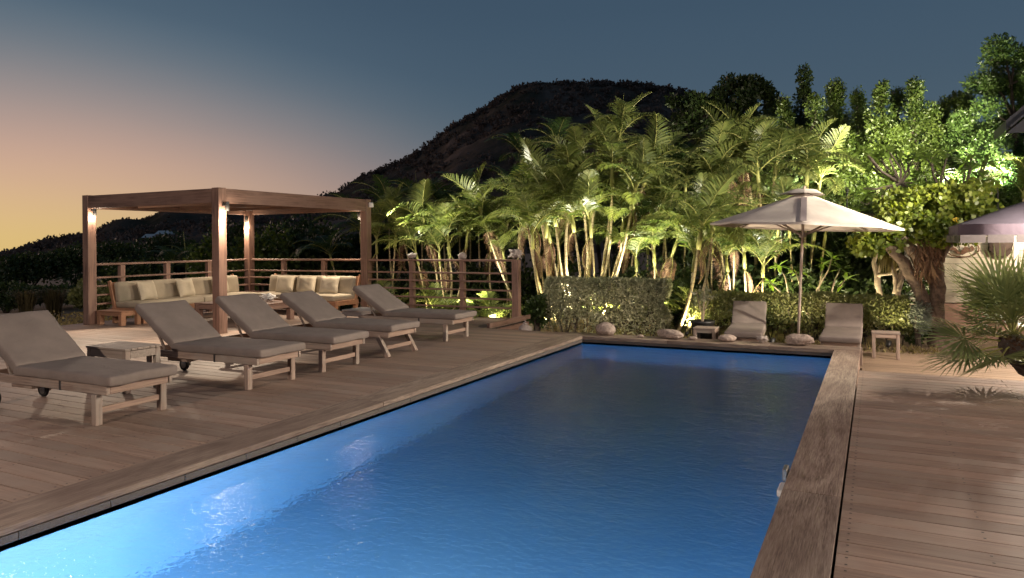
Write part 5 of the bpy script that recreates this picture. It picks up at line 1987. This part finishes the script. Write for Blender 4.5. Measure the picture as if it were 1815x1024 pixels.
for q in range(240):
    px, py = rgn.normal(1645, 10), rgn.uniform(425, 478)
    p0 = np.array(il(px, py, 15.32 + rgn.uniform(-.06, .10)))
    ln = rgn.uniform(.14, .42)
    d = unit(np.array((rgn.normal(0, .3), rgn.normal(0, .18) - .12, -1.0)))
    sw = unit(np.cross(d, rgn.normal(size=3))) * rgn.uniform(.006, .018)
    p1 = p0 + d * ln * .5 + rgn.normal(0, .015, 3)
    p2 = p0 + d * ln + rgn.normal(0, .03, 3)
    V += [[p0 - sw, p0 + sw, p1 + sw, p1 - sw], [p1 - sw, p1 + sw, p2 + sw * .3, p2 - sw * .3]]
link('dead_fronds', quads_mesh('dead_fronds', np.array(V), THATCH), iv)
fr_dark = FRD[2]
for (rz, ry, s) in [(-.3, .5, .42), (.1, .8, .35), (-.7, .7, .35)]:
    link('frond', fr_dark, iv, il(1670, 415, 15.3), (0, ry, rz), s)

# pale bare trunks behind the low hedge
pt_ = thing('bare_tree', P3(1563, 560, 16.6), 'pale bare looping trunk behind the end of the low hedge', 'tree', 0, 'pale bare trunks')
po = Vector(pt_.location)


def lp(o_, px, py, Y):
    return tuple(Vector(aty(px, py, Y)) - o_)


link('trunk', limb('trunk', [lp(po, 1563, 585, 16.6), lp(po, 1560, 520, 16.6), lp(po, 1553, 488, 16.6), lp(po, 1549, 465, 16.6), lp(po, 1554, 445, 16.6), lp(po, 1568, 438, 16.7)], [.06, .055, .05, .042, .036, .022], 10, 7, BARKPALE), pt_)
link('branch', limb('branch', [lp(po, 1557, 490, 16.6), lp(po, 1562, 465, 16.5), lp(po, 1568, 445, 16.4)], [.04, .03, .02], 8, 8, BARKPALE), pt_)
link('branch', limb('branch', [lp(po, 1556, 487, 16.55), lp(po, 1578, 485, 16.4), lp(po, 1597, 472, 16.3)], [.033, .03, .02], 8, 9, BARKPALE), pt_)
pt2 = thing('bare_tree', P3(1588, 560, 16.3), 'pale stubby dracaena trunk with thin drooping leaves beside the looping trunk', 'tree', 0, 'pale bare trunks')
po2 = Vector(pt2.location)
link('trunk', limb('trunk', [lp(po2, 1585, 580, 16.3), lp(po2, 1590, 525, 16.3), lp(po2, 1595, 500, 16.3), lp(po2, 1600, 472, 16.3)], [.07, .055, .04, .028], 10, 11, BARKPALE), pt2)
link('branch', limb('branch', [lp(po2, 1588, 520, 16.3), lp(po2, 1586, 490, 16.2), lp(po2, 1578, 460, 16.2)], [.045, .035, .02], 8, 12, BARKPALE), pt2)
link('branch', limb('branch', [lp(po2, 1592, 515, 16.2), lp(po2, 1600, 495, 16.1), lp(po2, 1607, 484, 16.1)], [.04, .03, .012], 8, 13, BARKPALE), pt2)
V = []
for q in range(60):
    p0 = np.array(lp(po2, rgn.uniform(1566, 1584), 448, 16.2))
    a = rgn.uniform(0, 6.28)
    d = np.array((math.cos(a) * .25, math.sin(a) * .25, 0))
    p1, p2 = p0 + d * .5 + (0, 0, -.12), p0 + d * .7 + (0, 0, -.42)
    sw = np.cross(unit(d), (0, 0, 1)) * .013
    V += [[p0 - sw, p0 + sw, p1 + sw, p1 - sw], [p1 - sw, p1 + sw, p2 + sw * .2, p2 - sw * .2]]
link('leaves', quads_mesh('leaves', np.array(V), COVER), pt2)

# black pot with a thin plant
pot = thing('plant_pot', (-3.0, 14.15, GZ), 'black tapered plant pot with a thin stemmed plant before the low hedge', 'plant pot')
MB().lathe([(0, 0), (.16, 0), (.22, .46), (.235, .47), (.235, .51), (.20, .51), (.19, .45), (0, .45)], n=20).build('pot', POT, pot, True)
m2 = MB()
for i in range(5):
    a = i * 1.3
    m2.tube([(0, 0, .44), (.04 * math.cos(a), .04 * math.sin(a), .7), (.14 * math.cos(a), .14 * math.sin(a), .95 + .05 * i)], [.012, .009, .004], 5)
m2.build('stems', BARKPALE, pot)
p, o = blob(np.random.default_rng(4), (0, 0, .95), (.25, .2, .22), 160, .6)
link('leaves', leaves('leaves', p, HEDGE, .09, .5, np.random.default_rng(6)), pot)

# ------------------------------------------------------------------ fan palm on the side deck
fp = thing('fan_palm', (1.62, 9.0, 0), 'shaggy trunked fan palm with stiff spiky leaves at the edge of the side deck', 'fan palm')
fo = Vector(fp.location)
tp = Vector(aty(1796, 600, 9.1)) - fo
link('trunk', limb('trunk', [(.10, -.05, -.3), (.05, 0, .12), tuple(tp * .6), tuple(tp)], [.13, .15, .16, .12], 12, 21, DARKBARK), fp)
V = []
for q in range(900):
    s = rgn.uniform(0, 1)
    c = Vector((.08, 0, 0)).lerp(tp, s)
    a = rgn.uniform(0, 6.28)
    d = np.array((math.cos(a), math.sin(a), .55))
    p0 = np.array(c) + d * (.10, .10, 0) * 1.1
    ln = rgn.uniform(.05, .16)
    p2 = p0 + d * ln
    sw = unit(np.cross(d, (0, 0, 1.0))) * rgn.uniform(.006, .016)
    pm = (p0 + p2) / 2 + np.array((0, 0, .012))
    V += [[p0 - sw, p0 + sw, pm + sw, pm - sw], [pm - sw, pm + sw, p2 + sw * .1, p2 - sw * .1]]
link('leaf_bases', quads_mesh('leaf_bases', np.array(V), THATCH), fp)


def fan_leaf(seed, pet=.42, Rr=.52, n=30, mat=FANLEAF):
    rg_ = np.random.default_rng(seed)
    m2 = MB()
    m2.tube([(0, 0, 0), (pet * .5, 0, .03), (pet, 0, .02)], [.012, .009, .008], 5, False, 1)
    V, Fs = [], []
    for k in range(n):
        a = -2.0 + 4.0 * (k + .5) / n
        L = Rr * (1 - .22 * abs(a / 2.0) ** 2) * rg_.uniform(.9, 1.06)
        d = np.array((math.cos(a), math.sin(a), .12 * math.cos(a * 1.5)))
        s_ = np.array((-math.sin(a), math.cos(a), 0))
        w1 = L * .5 * math.tan(2.0 / n) * .92
        b0 = np.array((pet, 0, .02))
        fold = np.array((0, 0, .014 * (1 if k % 2 else -1)))
        o = len(V)
        pm, pq, pe = b0 + d * L * .45, b0 + d * L * .72 + (0, 0, -.01), b0 + d * L + (0, 0, -.035 * rg_.uniform(0, 1.5))
        V += [b0, pm - s_ * w1 + fold, pm + s_ * w1 + fold, pq - s_ * w1 * .6, pq + s_ * w1 * .6, pe]
        Fs += [(o, o + 1, o + 2), (o + 1, o + 3, o + 4, o + 2), (o + 3, o + 5, o + 4)]
    m2.add(V, Fs)
    return m2.mesh('fan_leaf', [mat, SHAFT])


FAN = [fan_leaf(i, *q) for i, q in enumerate([(.40, .50), (.48, .55), (.30, .46)])]
rg = random.Random(12)
for k in range(34):
    s = k / 33
    az = k * 2.4
    elv = 1.35 - 1.75 * s + rg.uniform(-.12, .12)
    q = Euler((0, 0, az)).to_quaternion() @ Euler((0, -elv, 0)).to_quaternion() @ Euler((rg.uniform(-.5, .5), 0, 0)).to_quaternion()
    link('fan_leaf', FAN[k % 3], fp, tuple(tp + Vector((0, 0, .06 - .14 * s))), q.to_euler(), rg.uniform(.85, 1.15))

# overhead wire between the trees
a, b_ = Vector(aty(1335, 205, 30)), Vector(aty(1760, 216, 25))
pts = [a.lerp(b_, i / 16) - Vector((0, 0, .25 * math.sin(math.pi * i / 16))) for i in range(17)]
o = MB().tube([tuple(p) for p in pts], .018, 5).build('overhead_wire', POT, label='thin dark overhead wire strung across the gaps between the tall trees', cat='wire')
